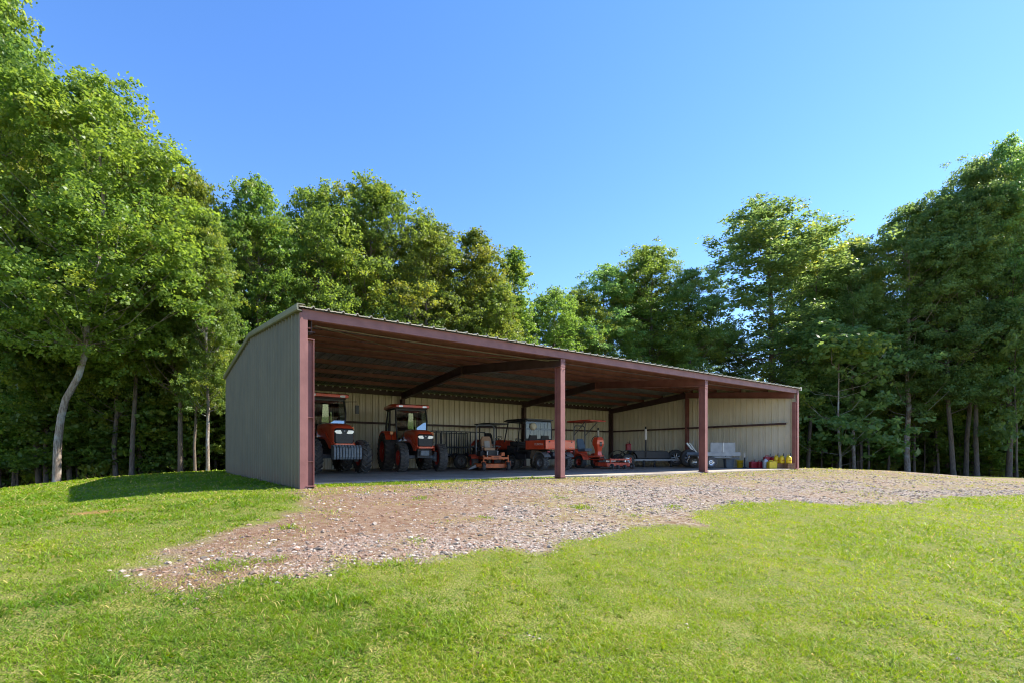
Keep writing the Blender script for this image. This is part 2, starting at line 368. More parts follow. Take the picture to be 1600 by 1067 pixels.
go = bpy.data.objects.new('ground', gm); C.objects.link(go); tag(go, kind='structure')
go['label'] = 'lawn and dirt ground rising to the shed'

# grass blades
def leaf_mat(name, c_a, c_b, c_dry, trans, rough=.5, tcol=1.5, bright=1.0):
    g = NG(name); v = g.attr('tint')
    oi = g.n('ObjectInfo').outputs['Random']
    c = g.mix(v, c_a, c_b); c = g.mix(g.ramp(g.attr('dry'), [(0., 0.), (1., 1.)]), c, c_dry)
    hs = g.n('HueSaturation', {'Color': c, 'Hue': g.math('ADD', g.math('MULTIPLY', oi, .026), .479), 'Value': g.math('ADD', g.math('MULTIPLY', oi, .35), .83 * bright)})
    c = hs.outputs[0]
    g.t.links.new(c, g.b.inputs['Base Color']); g.b.inputs['Roughness'].default_value = rough; g.b.inputs['Specular IOR Level'].default_value = .35
    tr = g.n('BsdfTranslucent'); c2 = g.n('HueSaturation', {'Color': c, 'Hue': .485, 'Saturation': 1.08, 'Value': tcol}).outputs[0]
    g.t.links.new(c2, tr.inputs[0])
    mx = g.n('MixShader', {0: trans, 1: g.b.outputs[0], 2: tr.outputs[0]}); g.t.links.new(mx.outputs[0], g.o.inputs[0])
    return g.m
def blades(Xb, Yb, H, Wd, lean, seed, attrs, name, m):
    r = np.random.default_rng(seed); n = len(Xb); Zb = terr(Xb, Yb) - .004
    a = r.random(n) * 2 * np.pi; bd = r.random(n) * 2 * np.pi
    dx = np.cos(a) * Wd / 2; dy = np.sin(a) * Wd / 2
    lx = np.cos(bd) * lean * H; ly = np.sin(bd) * lean * H
    co = np.empty((n, 5, 3), np.float32)
    for k, (sx, t, hh) in enumerate(((-1, 0, 0), (1, 0, 0), (-.75, .35, .6), (.75, .35, .6), (0, 1., 1.))):
        co[:, k, 0] = Xb + sx * dx + lx * t; co[:, k, 1] = Yb + sx * dy + ly * t; co[:, k, 2] = Zb + H * hh * (1 - .25 * lean * t)
    b = np.arange(n) * 5
    q = np.stack([b, b + 1, b + 3, b + 2], 1); t3 = np.stack([b + 2, b + 3, b + 4], 1)
    fi = np.concatenate([q.ravel(), t3.ravel()]); lt = np.concatenate([np.full(n, 4), np.full(n, 3)])
    at = {k: np.repeat(v, 5) for k, v in attrs.items()}
    me = npmesh(name, co.reshape(-1, 3), fi, lt, [m], True, at)
    o = bpy.data.objects.new(name, me); C.objects.link(o); return o
N = 620000
ang = R(-58) + rng.random(N) * R(116); rr = 2.2 * (30 / 2.2) ** (rng.random(N) ** 1.0)
Xg = rr * np.sin(ang); Yg = rr * np.cos(ang)
sdg = gravel_sd(Xg, Yg); wd = weeds_amt(Xg, Yg)
clump = vnoise(Xg, Yg, .22, 20) * .6 + vnoise(Xg, Yg, .09, 21) * .4
patch = vnoise(Xg, Yg, 1.7, 22) * .6 + vnoise(Xg, Yg, .6, 23) * .4
aa = Xg - AX; bb = Yg - AY; ug = aa * cT + bb * sT; vg = -aa * sT + bb * cT
tuft = np.zeros(N)
for (tx, ty, tr) in ((-2.75, 4.75, .2), (-2.55, 4.85, .16), (-2.35, 4.95, .12), (-2.72, 6.15, .12), (1.2, 8.6, .2), (-.4, 7.4, .12), (.9, 9.6, .15), (3.0, 9.3, .2), (-1.1, 5.9, .1), (2.0, 8.2, .12), (-1.6, 8.8, .2)):
    tuft = np.maximum(tuft, np.exp(-(((Xg - tx) / tr) ** 2 + ((Yg - ty) / tr) ** 2)))
edge = rng.normal(0, .05, N) + .42 * (vnoise(Xg, Yg, .28, 51) - .55)
keep = (((sdg + edge) < 0) & (rng.random(N) < np.clip(.05 + 1.6 * clump, 0, 1) * np.clip(.45 - 1.4 * (sdg + edge), 0, 1))) | ((sdg > 0) & ((rng.random(N) < wd * clump * .55) | (rng.random(N) < tuft * .9)))
keep &= ~inshed(Xg, Yg, .12) & (Yg > 1.8)
keep &= ~((vg > W + 4.0) & (ug > -3)) & ~((Yg > 19.5) & (ug < -2)) & (ug < 60)
for (bx, by, rx, ry) in ((-6.05, 7.35, .45, .16), (.06, 3.52, .1, .05), (-.25, 3.3, .04, .03), (1.3, 3.9, .07, .04)):
    keep &= ~((((Xg - bx) / rx) ** 2 + ((Yg - by) / ry) ** 2 < 1) & (rng.random(N) < .8))
Xg, Yg, rr, clump, patch, sdg, ug, tuft = [q[keep] for q in (Xg, Yg, rr, clump, patch, sdg, ug, tuft)]
n = len(Xg); r1 = rng.random(n)
Hg = (.013 + .020 * r1) * (.45 + 1.1 * clump) * (1 + .35 * (patch < .42)); Hg = np.where(sdg > 0, Hg * (.75 + .9 * tuft), Hg); Hg *= (1 + .03 * rr)
wp_ = smst((vnoise(Xg, Yg, .5, 60) - .55) * 6) * smst((1.5 - Xg) / 3); big = rng.random(n) < .02 + .35 * wp_; Hg = np.where(big, Hg * 1.7, Hg)
Wg = np.maximum(.0042 + .003 * rng.random(n), rr * .00125) * np.where(big, 1.6, 1)
dry = ((rng.random(n) < (.04 + .14 * (patch > .64) + .75 * (sdg > 0) * (tuft < .3))) * rng.random(n)) ; dry = np.where(rng.random(n) < .06, .95, dry)
tint = np.clip(-.05 + .8 * patch + .35 * smst((Xg + 2.5) / 6) * (sdg < 0) - .15 * wp_ + .55 * (clump - .5) + .35 * (rng.random(n) - .5), 0, 1)
M['grass'] = leaf_mat('grass_blade', (0.09, 0.19, 0.010), (0.215, 0.32, 0.008), (0.44, 0.37, 0.12), .47, .55, 1.5)
gr = blades(Xg, Yg, Hg, Wg, .5 + 1.7 * rng.random(n), 3, {'tint': tint, 'dry': dry}, 'lawn_grass', M['grass'])
nk = 900; kx = rng.uniform(-7, 9, nk); ky = 2.6 + rng.random(nk) ** 1.3 * 9; ok_ = (gravel_sd(kx, ky) < -.05) & ~inshed(kx, ky, .3) & (rng.random(nk) < .25 + .75 * (kx < 1)); kx, ky = kx[ok_], ky[ok_]
kx = np.repeat(kx, 9) + rng.normal(0, .012, len(kx) * 9); ky = np.repeat(ky, 9) + rng.normal(0, .012, len(ky) * 9); nn = len(kx)
wd_ = blades(kx, ky, .022 + .022 * rng.random(nn), .012 + .010 * rng.random(nn), 1.4 + 1.2 * rng.random(nn), 9, {'tint': .15 + .4 * rng.random(nn), 'dry': np.where(rng.random(nn) < .08, .8, 0.)}, 'lawn_weeds', M['grass'])
tag(wd_, 'broad leaved weeds dotted through the lawn', 'weeds', kind='stuff')
tag(gr, 'short bright green lawn grass in front of the shed', 'grass', kind='stuff')

# gravel stones
def stones():
    r = np.random.default_rng(11); n0 = 520000
    an = R(-50) + r.random(n0) * R(102); q = 3.6 * (27 / 3.6) ** r.random(n0)
    Xs = q * np.sin(an); Ys = q * np.cos(an); sd_ = gravel_sd(Xs, Ys); st = stones_amt(Xs, Ys)
    k = (sd_ > r.normal(-.02, .10, n0)) & (r.random(n0) < .10 + .75 * st ** 1.6) & ~inshed(Xs, Ys, .05)
    extra = r.random(n0) < .0; Xs, Ys, q = Xs[k], Ys[k], q[k]
    for (bx, by, m_) in ((.06, 3.52, 12), (-.25, 3.3, 3), (1.3, 3.9, 8), (-2.45, 3.9, 10), (3.1, 3.6, 5)):
        Xs = np.append(Xs, bx + r.normal(0, .06, m_)); Ys = np.append(Ys, by + r.normal(0, .035, m_)); q = np.append(q, np.full(m_, 4.))
    n = len(Xs); s = np.exp(r.normal(-4.92, .5, n)) * (1 + .045 * q)
    oc = np.array([(1, 0, 0), (0, 1, 0), (-1, 0, 0), (0, -1, 0), (0, 0, 1), (.6, .6, .55), (-.6, .6, .6), (-.6, -.6, .5), (.6, -.6, .62)], float)
    P = oc[None] * (1 + .35 * (r.random((n, 9, 3)) - .5)); a = r.random(n) * 6.283
    s = np.minimum(s, .042); sx = s * (.8 + .7 * r.random(n)); sz = s * (.45 + .5 * r.random(n)); sy = s
    x = P[:, :, 0] * sx[:, None]; y = P[:, :, 1] * sy[:, None]; z = P[:, :, 2] * sz[:, None]
    ca, sa = np.cos(a)[:, None], np.sin(a)[:, None]
    co = np.stack([Xs[:, None] + x * ca - y * sa, Ys[:, None] + x * sa + y * ca, terr(Xs, Ys)[:, None] + z - .002], 2)
    F_ = np.array([(0, 1, 5), (1, 2, 6), (2, 3, 7), (3, 0, 8), (5, 1, 6), (6, 2, 7), (7, 3, 8), (8, 0, 5), (4, 5, 6), (4, 6, 7), (4, 7, 8), (4, 8, 5)])
    fi = (np.arange(n) * 9)[:, None, None] + F_[None]
    tint = np.repeat(r.random(n), 9); rd = np.repeat(np.where(r.random(n) < .35 + .4 * smst((1.5 - Xs) / 4), r.random(n), 0), 9)
    g = NG('gravel_stone'); c = g.ramp(g.attr('tint'), [(0., (0.055, 0.05, 0.045)), (.4, (0.21, 0.175, 0.14)), (1., (0.47, 0.41, 0.335))])
    c = g.mix(g.attr('red'), c, (0.24, 0.135, 0.085)); g.t.links.new(c, g.b.inputs['Base Color']); g.b.inputs['Roughness'].default_value = .9
    me = npmesh('gravel', co.reshape(-1, 3), fi.ravel(), np.full(n * 12, 3), [g.m], False, {'tint': tint, 'red': rd})
    o = bpy.data.objects.new('gravel', me); C.objects.link(o)
    tag(o, 'loose pale gravel spread over the dirt drive before the shed', 'gravel', kind='stuff')
stones()

# ---------------- the shed ----------------
def floor_mat():
    g = NG('dusty_concrete'); a = g.noise(.9, 6); b = g.noise(9, 6, .7)
    c = g.mix(g.ramp(a, [(.38, 0.), (.62, 1.)]), (0.33, 0.29, 0.24), (0.46, 0.41, 0.34))
    c = g.mix(g.ramp(b, [(.5, 0.), (.62, .6)]), c, (0.19, 0.155, 0.125))
    g.t.links.new(c, g.b.inputs['Base Color']); g.b.inputs['Roughness'].default_value = .85
    bp = g.n('Bump', {'Height': b, 'Strength': .35, 'Distance': .02}); g.t.links.new(bp.outputs[0], g.b.inputs['Normal']); return g.m
fl = MB(); fl.prism([(.01, 1.2), (3, 1.3), (5, 1.15), (7.5, .75), (9.2, .2), (12, .1), (L - .01, .01), (L - .01, W - .01), (.01, W - .01)], -.15, 0, 'Z')
flo = fl.build('concrete_floor', floor_mat()); flo.location = (AX, AY, 0); flo.rotation_euler = (0, 0, TH); tag(flo, 'dusty grey concrete floor inside the shed', kind='structure')

shed = empty('open_shed', (AX, AY, 0), TH, 'long open-fronted metal shed with sage green side and red steel frame', 'shed')
PROF = [(0, 0), (.085, 0), (.095, .007), (.11, .007), (.12, 0), (.17, 0), (.18, .007), (.195, .007), (.205, 0), (.245, 0), (.262, .042), (.288, .042)]
WPROF = [(0, 0), (.09, 0), (.10, .010), (.118, .010), (.128, 0), (.17, 0), (.18, .010), (.198, .010), (.208, 0), (.232, 0), (.252, .058), (.285, .058)]
def prof(length, pr=None):
    out = []; k = 0
    while True:
        for s, h in (pr or PROF):
            q = k * .305 + s
            if q >= length: out.append((length, 0)); return out
            out.append((q, h))
        k += 1
def roofz(v): return EH + .03 + PITCH * min(v, W - v)
def sheet(o, ds, nrm, length, top, bot, th=.004):
    """ribbed wall sheet with an outer and an inner skin"""
    mb = MB(); P = prof(length, WPROF); o = Vector(o); ds = Vector(ds); nrm = Vector(nrm)
    P2 = []
    for i, (s, h) in enumerate(P): P2.append((s, h))
    for side, off in ((0, th), (1, 0)):
        mb.mi = side; vs = []; n = len(P2)
        for s, h in P2:
            b = o + ds * s + nrm * (h + off); vs.append((b.x, b.y, bot)); vs.append((b.x, b.y, top(s)))
        mb.add(vs, [(2 * i, 2 * i + 2, 2 * i + 3, 2 * i + 1) for i in range(n - 1)])
    return mb
# left end wall (outer skin sage, inner cream), rear wall, right end wall
for nm, args in (('end_wall', ((-.012, 0, 0), (0, 1, 0), (-1, 0, 0), W, lambda s: roofz(s) - .02, -.1)),
                 ('rear_wall', ((0, W + .012, 0), (1, 0, 0), (0, 1, 0), L, lambda s: EH - .0, -.1)),
                 ('end_wall', ((L + .012, 0, 0), (0, 1, 0), (1, 0, 0), W, lambda s: roofz(s) - .02, -.1))):
    w = sheet(*args).build(nm, [M['wall_out'], M['wall_in']], shed, fixn=False)
# roof
rf = MB(); P = prof(L + .16); n = len(P)
for side, off in ((0, .005), (1, 0.0)):
    rf.mi = side; vs = []
    for s, h in P:
        for v in (-.13, W / 2, W + .12): vs.append((s - .08, v, EH + .03 + PITCH * min(v, W - v) + h + off))
    rf.add(vs, [(3 * i + k, 3 * i + 3 + k, 3 * i + 4 + k, 3 * i + 1 + k) for i in range(n - 1) for k in (0, 1)])
vs = []
for v in (-.13, W + .12):   # folded sheet edges
    rf.mi = 0
    vs = [q for s, h in P for q in ((s - .08, v, EH + .018 + PITCH * min(v, W - v) + h), (s - .08, v, EH + .037 + PITCH * min(v, W - v) + h))]
    rf.add(vs, [(2 * i, 2 * i + 2, 2 * i + 3, 2 * i + 1) for i in range(n - 1)])
rf.mi = 0
rf.add([(-.08, W / 2 - .2, roofz(W / 2 - .2) + .045), (L + .08, W / 2 - .2, roofz(W / 2 - .2) + .045), (L + .08, W / 2, roofz(W / 2) + .05), (-.08, W / 2, roofz(W / 2) + .05), (L + .08, W / 2 + .2, roofz(W / 2 + .2) + .045), (-.08, W / 2 + .2, roofz(W / 2 + .2) + .045)], [(0, 1, 2, 3), (3, 2, 4, 5)])
roof = rf.build('roof', [M['roof_out'], M['roof_in']], shed, fixn=False)
# rake trim
for u0, mt in ((-.13, 'trim'), (L + .035, 'trim_white')):
    for (va, vb) in ((-.14, W / 2), (W / 2, W + .13)):
        t = MB(); za, zb = EH + .03 + PITCH * min(va, W - va), EH + .03 + PITCH * min(vb, W - vb)
        sec = [(0, -.07), (.02, -.09), (.095, -.09), (.095, -.075), (.03, -.065), (.03, .035), (.16, .045), (.16, .055), (.01, .055), (-.005, .03), (-.005, -.03), (0, -.05)]
        if u0 > 0: sec = [(.095 - a, b) for a, b in sec][::-1]
        t.loft([[(u0 + a, va, za + b) for a, b in sec], [(u0 + a, vb, zb + b) for a, b in sec]])
        t.build('rake_trim', M[mt], shed)
def ibeam(mb, p0, p1, d0, d1, wd, side, tf=.012, tw=.008):
    """I section from p0 to p1; side = direction across the flanges; depth measured square to both"""
    p0, p1, side = Vector(p0), Vector(p1), Vector(side).normalized(); ax = (p1 - p0).normalized(); up = side.cross(ax).normalized()
    def slab(a0, a1, b0, b1, hw):
        r0 = [p0 + side * (-hw) + up * a0, p0 + side * hw + up * a0, p0 + side * hw + up * a1, p0 + side * (-hw) + up * a1]
        r1 = [p1 + side * (-hw) + up * b0, p1 + side * hw + up * b0, p1 + side * hw + up * b1, p1 + side * (-hw) + up * b1]
        mb.loft([r0, r1])
    slab(d0 / 2 - tf, d0 / 2, d1 / 2 - tf, d1 / 2, wd / 2); slab(-d0 / 2, -d0 / 2 + tf, -d1 / 2, -d1 / 2 + tf, wd / 2)
    slab(-d0 / 2 + tf, d0 / 2 - tf, -d1 / 2 + tf, d1 / 2 - tf, tw / 2)
PD = .165; RD = .29
def rz_(v): return roofz(v) - .012 - PD   # top of rafter
B = L / 3
frames_u = (.2, B, 2 * B, L - .2)
for i, u in enumerate(frames_u):
    mid = i in (1, 2)
    # rafters
    for (va, vb) in ((.0 if mid else .03, W / 2), (W / 2, W - .04)):
        r_ = MB(); ibeam(r_, (u, va, rz_(va) - RD / 2), (u, vb, rz_(vb) - RD / 2), RD, RD, .15, (1, 0, 0))
        if vb == W / 2:
            r_.box((u, vb - .008, rz_(vb) - RD / 2 - .03), (.16, .014, RD + .12))
            for k in (-1, 1):
                for zz in (-.16, .0, .1): r_.lathe([(0, -.02), (.014, -.02), (.014, .0)], (u + .045 * k, vb - .02, rz_(vb) - RD / 2 + zz), 'Y', 6)
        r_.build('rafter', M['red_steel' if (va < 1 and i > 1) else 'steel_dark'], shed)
    # rear column
    c_ = MB(); ibeam(c_, (u, W - .2, -.05), (u, W - .2, rz_(W - .1) - RD + .02), .26, .26, .15, (1, 0, 0)); c_.box((u, W - .2, .012), (.2, .34, .02))
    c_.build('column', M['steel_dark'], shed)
    if mid:
        c_ = MB(); zt = rz_(.1) - RD + .0
        ibeam(c_, (u, .14, -.12), (u, .14, zt), .26, .26, .17, (1, 0, 0))
        c_.box((u, .14, zt + .004), (.17, .27, .012)); c_.box((u, -.012 + .02, (zt + EH - .21) / 2), (.17, .012, EH - .21 - zt)); c_.box((u, .14, .008), (.22, .32, .02))
        for zz in (EH - .3, EH - .5):
            for k in (-1, 1): c_.lathe([(0, -.014), (.016, -.014), (.016, 0)], (u + .05 * k, .002, zz), 'Y', 6)
        c_.build('column', M['red_steel'], shed)
    else:
        s = 1 if i == 0 else -1; e = 0 if i == 0 else L
        c_ = MB()
        # front jamb strip, web facing the front, inner flange with clips
        c_.box((e + s * .025, -.03, (EH - .15) / 2 - .1), (.15, .05, EH - .02 + .2))
        c_.box((e + s * .165, .04, 1.46), (.11, .01, 3.1)); c_.box((e + s * .106, .04, 1.46), (.012, .16, 3.1)); c_.box((e + s * .227, .04, 1.46), (.014, .16, 3.1))
        c_.box((e + s * .17, .04, 3.02), (.145, .17, .014)); c_.box((e + s * .17, .04, .012), (.2, .22, .02))
        for zz in (.52, 1.42): c_.box((e + s * .167, .0, zz), (.108, .07, .01))
        c_.box((e + s * .13, -.035, EH - .38), (.05, .05, .0102))
        c_.build('column', M['red_steel'], shed)
        m_ = MB(); ibeam(m_, (e + s * .12, W / 2, -.05), (e + s * .12, W / 2, rz_(W / 2) - RD), .2, .2, .13, (0, 1, 0)); m_.build('column', M['red_steel'], shed)
# eave struts
for v, s in ((-.025, 1), (W - .005, -1)):
    e_ = MB(); hh = .20 if s == 1 else .24
    e_.box((L / 2, v, EH - hh / 2 - (.0 if s == 1 else .012)), (L, .012, hh)); e_.box((L / 2, v + s * .05, EH - hh + .004 - (.0 if s == 1 else .012)), (L, .1, .008)); e_.box((L / 2, v + s * .05, EH - .006 - (.0 if s == 1 else .014)), (L, .09, .008))
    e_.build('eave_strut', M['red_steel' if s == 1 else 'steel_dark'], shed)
# purlins
vp = [1.33 * k for k in range(1, 4)] + [W / 2 - .28, W / 2 + .28] + [W - 1.33 * k for k in range(1, 4)]
for v in vp:
    p_ = MB(); z = roofz(v) - .008
    p_.box((L / 2, v, z - PD / 2), (L - .02, .008, PD - .016)); p_.box((L / 2, v + .032, z - .004), (L - .02, .066, .007)); p_.box((L / 2, v - .032, z - PD + .004), (L - .02, .066, .007))
    p_.build('purlin', M['red_steel'], shed)
# row of small white discs under the rear roof edge
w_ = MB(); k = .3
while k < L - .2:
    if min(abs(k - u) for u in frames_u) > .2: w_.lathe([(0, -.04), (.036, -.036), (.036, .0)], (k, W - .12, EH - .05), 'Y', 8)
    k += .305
wo_ = w_.build('white_disc', M['white'], shed); wo_['kind'] = 'stuff'
# girts
for a, b in (((.12, W - .1, 2.1), (L - .12, W - .1, 2.1)),):
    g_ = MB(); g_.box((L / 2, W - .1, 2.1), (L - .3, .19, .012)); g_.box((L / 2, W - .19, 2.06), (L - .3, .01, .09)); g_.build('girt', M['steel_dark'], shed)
for u in (.1, L - .1):
    g_ = MB(); g_.box((u, W / 2 + .1, 2.1), (.18, W - .6, .012)); g_.box((u + (.085 if u < 1 else -.085), W / 2 + .1, 2.06), (.01, W - .6, .09)); g_.build('girt', M['steel_dark'], shed)
# brace rods in the first bay of the roof
for p0, p1 in (((.3, .12, EH - .27), (B, W / 2 - .1, rz_(W / 2) - .02)), ((B - .05, .12, EH - .25), (.3, W / 2, rz_(W / 2) - .03)),
               ((2 * B + .05, .12, EH - .25), (L - .3, W / 2, rz_(W / 2) - .03)), ((.3, .25, EH - .25), (B - .1, .5, EH - .22))):
    q_ = MB(); q_.tube([p0, [(a + b) / 2 - (.03 if k == 2 else 0) for k, (a, b) in enumerate(zip(p0, p1))], p1], .0075, 6); q_.build('brace_rod', M['trim'], shed)

# ---------------- wheels ----------------
def lug(mb, x0, a0, x1, a1, wa, r0, r1a, r1b):
    vs = []
    for (x, a, rt) in ((x0, a0, r1a), (x1, a1, r1b)):
        for da in (-wa, wa):
            for r in (r0, rt):
                vs.append((x, r * math.cos(a + da), r * math.sin(a + da)))
    mb.add(vs, [(0, 1, 3, 2), (4, 6, 7, 5), (0, 4, 5, 1), (2, 3, 7, 6), (1, 5, 7, 3)])
def wheel(parent, loc, Rr, w, rim, tread='ag', rimm='rim_red', out=1, name='wheel', steer=0, spokes=0):
    t = MB(); h = w / 2
    c0 = Rr - (.048 if tread == 'ag' else .028 if tread == 'block' else 0)
    t.lathe([(rim, -h * .8), (rim + (c0 - rim) * .5, -h), (c0 * .96, -h * .92), (c0, -h * .55), (c0 * 1.003, 0), (c0, h * .55), (c0 * .96, h * .92), (rim + (c0 - rim) * .5, h), (rim, h * .8), (rim * .97, h * .5), (rim * .97, -h * .5), (rim, -h * .8)], axis='X', n=36)
    t.mi = 1
    if tread == 'ag':
        n = 17
        for k in range(n):
            a = 2 * math.pi * k / n
            for s, o in ((1, 0), (-1, math.pi / n)):
                lug(t, s * h * -.05, a + o, s * h * .5, a + o + .14, .032, c0 - .01, Rr, Rr); lug(t, s * h * .5, a + o + .14, s * h * 1.0, a + o + .30, .036, c0 * .93, Rr, Rr * .95)
    elif tread == 'block':
        n = 22
        for k in range(n):
            a = 2 * math.pi * k / n
            for s, o in ((1, 0), (-1, math.pi / n)):
                lug(t, s * h * .06, a + o, s * h * .95, a + o + .12, .055, c0 * .94, Rr, Rr * .975)
    elif tread == 'turf':
        for k in range(30):
            a = 2 * math.pi * k / 30
            for x in (-.5, 0, .5): lug(t, (x - .2) * w * .8, a + x, (x + .2) * w * .8, a + x, .06, c0 - .01, c0 + .006, c0 + .006)
    o = t.build(name, [M['rubber'], M['lug'] if tread != 'turf' else M['rubber']], parent); o.location = loc; o.rotation_euler = (0, 0, steer)
    r_ = MB(); s = out; d = h * .35 * s
    if spokes:
        r_.lathe([(rim * .98, h * .75 * s), (rim * .9, h * .7 * s), (rim * .86, h * .2 * s)], axis='X', n=28)
        for k in range(spokes):
            a = 2 * math.pi * k / spokes
            for dd in (-.1, .1):
                r_.tube([(h * .55 * s, .04 * math.cos(a), .04 * math.sin(a)), (h * .6 * s, rim * .9 * math.cos(a + dd), rim * .9 * math.sin(a + dd))], .014, 5)
        r_.lathe([(0, h * .62 * s), (.05, h * .6 * s), (.06, h * .4 * s)], axis='X', n=12)
        r_.mi = 1; r_.lathe([(0, 0.01 * s), (rim * .9, 0.01 * s), (rim * .95, h * .5 * s)], axis='X', n=24)
    else:
        r_.lathe([(rim * 1.02, h * .82 * s), (rim * .95, h * .74 * s), (rim * .9, d), (rim * .62, d * .6), (rim * .5, d * .9), (rim * .3, d * 1.2), (rim * .27, d * 1.9), (0, d * 2.0)], axis='X', n=28)
        r_.lathe([(rim * 1.02, -h * .82 * s), (rim * .9, -h * .3 * s), (0, -h * .25 * s)], axis='X', n=20)
        r_.mi = 1
        for k in range(6):
            a = 2 * math.pi * k / 6; r_.lathe([(0, d * 1.1), (.018, d * 1.1), (.018, d * .6)], (0, rim * .45 * math.cos(a), rim * .45 * math.sin(a)), 'X', 6)
    rb = r_.build('rim', [M[rimm], M['dark']], o)
    return o
def rrect(cx, cz, w, h, r, y, n=3, taper=0):
    pts = []
    for qx, qz, a0 in ((1, 1, 0), (-1, 1, 90), (-1, -1, 180), (1, -1, 270)):
        for k in range(n):
            a = R(a0 + 90 * k / (n - 1)); ww = w * (1 - taper * (1 if qz > 0 else 0))
            pts.append((cx + qx * (ww / 2 - r) + r * math.cos(a), y, cz + qz * (h / 2 - r) + r * math.sin(a)))
    return pts
def arc_fender(mb, x0, x1, cy, cz, r, a0, a1, th=.02, n=12, lip=0):
    out = []; inn = []
    for k in range(n + 1):
        a = R(a0 + (a1 - a0) * k / n); out.append((cy + r * math.cos(a), cz + r * math.sin(a))); inn.append((cy + (r - th) * math.cos(a), cz + (r - th) * math.sin(a)))
    for k in range(n): mb.prism([out[k], out[k + 1], inn[k + 1], inn[k]], x0, x1, 'X')
def steering(parent, c, r, tilt=.5, name='steering_wheel'):
    s = MB(); c = Vector(c); a = Vector((1, 0, 0)); b = Vector((0, math.cos(tilt), math.sin(tilt)))
    s.tube([c + (a * math.cos(t) + b * math.sin(t)) * r for t in [2 * math.pi * k / 20 for k in range(21)]], .014, 6, caps=False)
    for t in (0, 2.1, 4.2): s.tube([c, c + (a * math.cos(t) + b * math.sin(t)) * r], .01, 5)
    s.tube([c, c + Vector((0, math.sin(tilt), -math.cos(tilt))) * .4], .03, 8)
    return s.build(name, M['black'], parent)
def seat(parent, c, w=.46, hb=.5, m1='black', m2=None):
    s = MB(); x, y, z = c
    s.loft([rrect(x, z, w, .12, .05, y - .22), rrect(x, z + .02, w, .14, .06, y), rrect(x, z + .03, w * .95, .12, .05, y + .24)], True)
    s.mi = 1 if m2 else 0
    b = [[(p[0], y - .22 - .12 * t + p[1] * 0 - .05 * math.cos((p[2]) * 0), z + .05 + hb * t) if False else p for p in rrect(x, z, 1, 1, .1, 0)] for t in (0,)]
    rings = []
    for t, ww in ((0, .9), (.3, 1.), (.75, .95), (1, .7)):
        yy = y - .24 - .12 * t; zz = z + .05 + hb * t
        rings.append([(x - w * ww / 2, yy, zz), (x - w * ww / 2.3, yy + .06, zz), (x + w * ww / 2.3, yy + .06, zz), (x + w * ww / 2, yy, zz), (x + w * ww / 2.3, yy - .06, zz), (x - w * ww / 2.3, yy - .06, zz)])
    s.loft(rings, True)
    return s.build('seat', [M[m1], M[m2 or m1]], parent, bevel=.015)

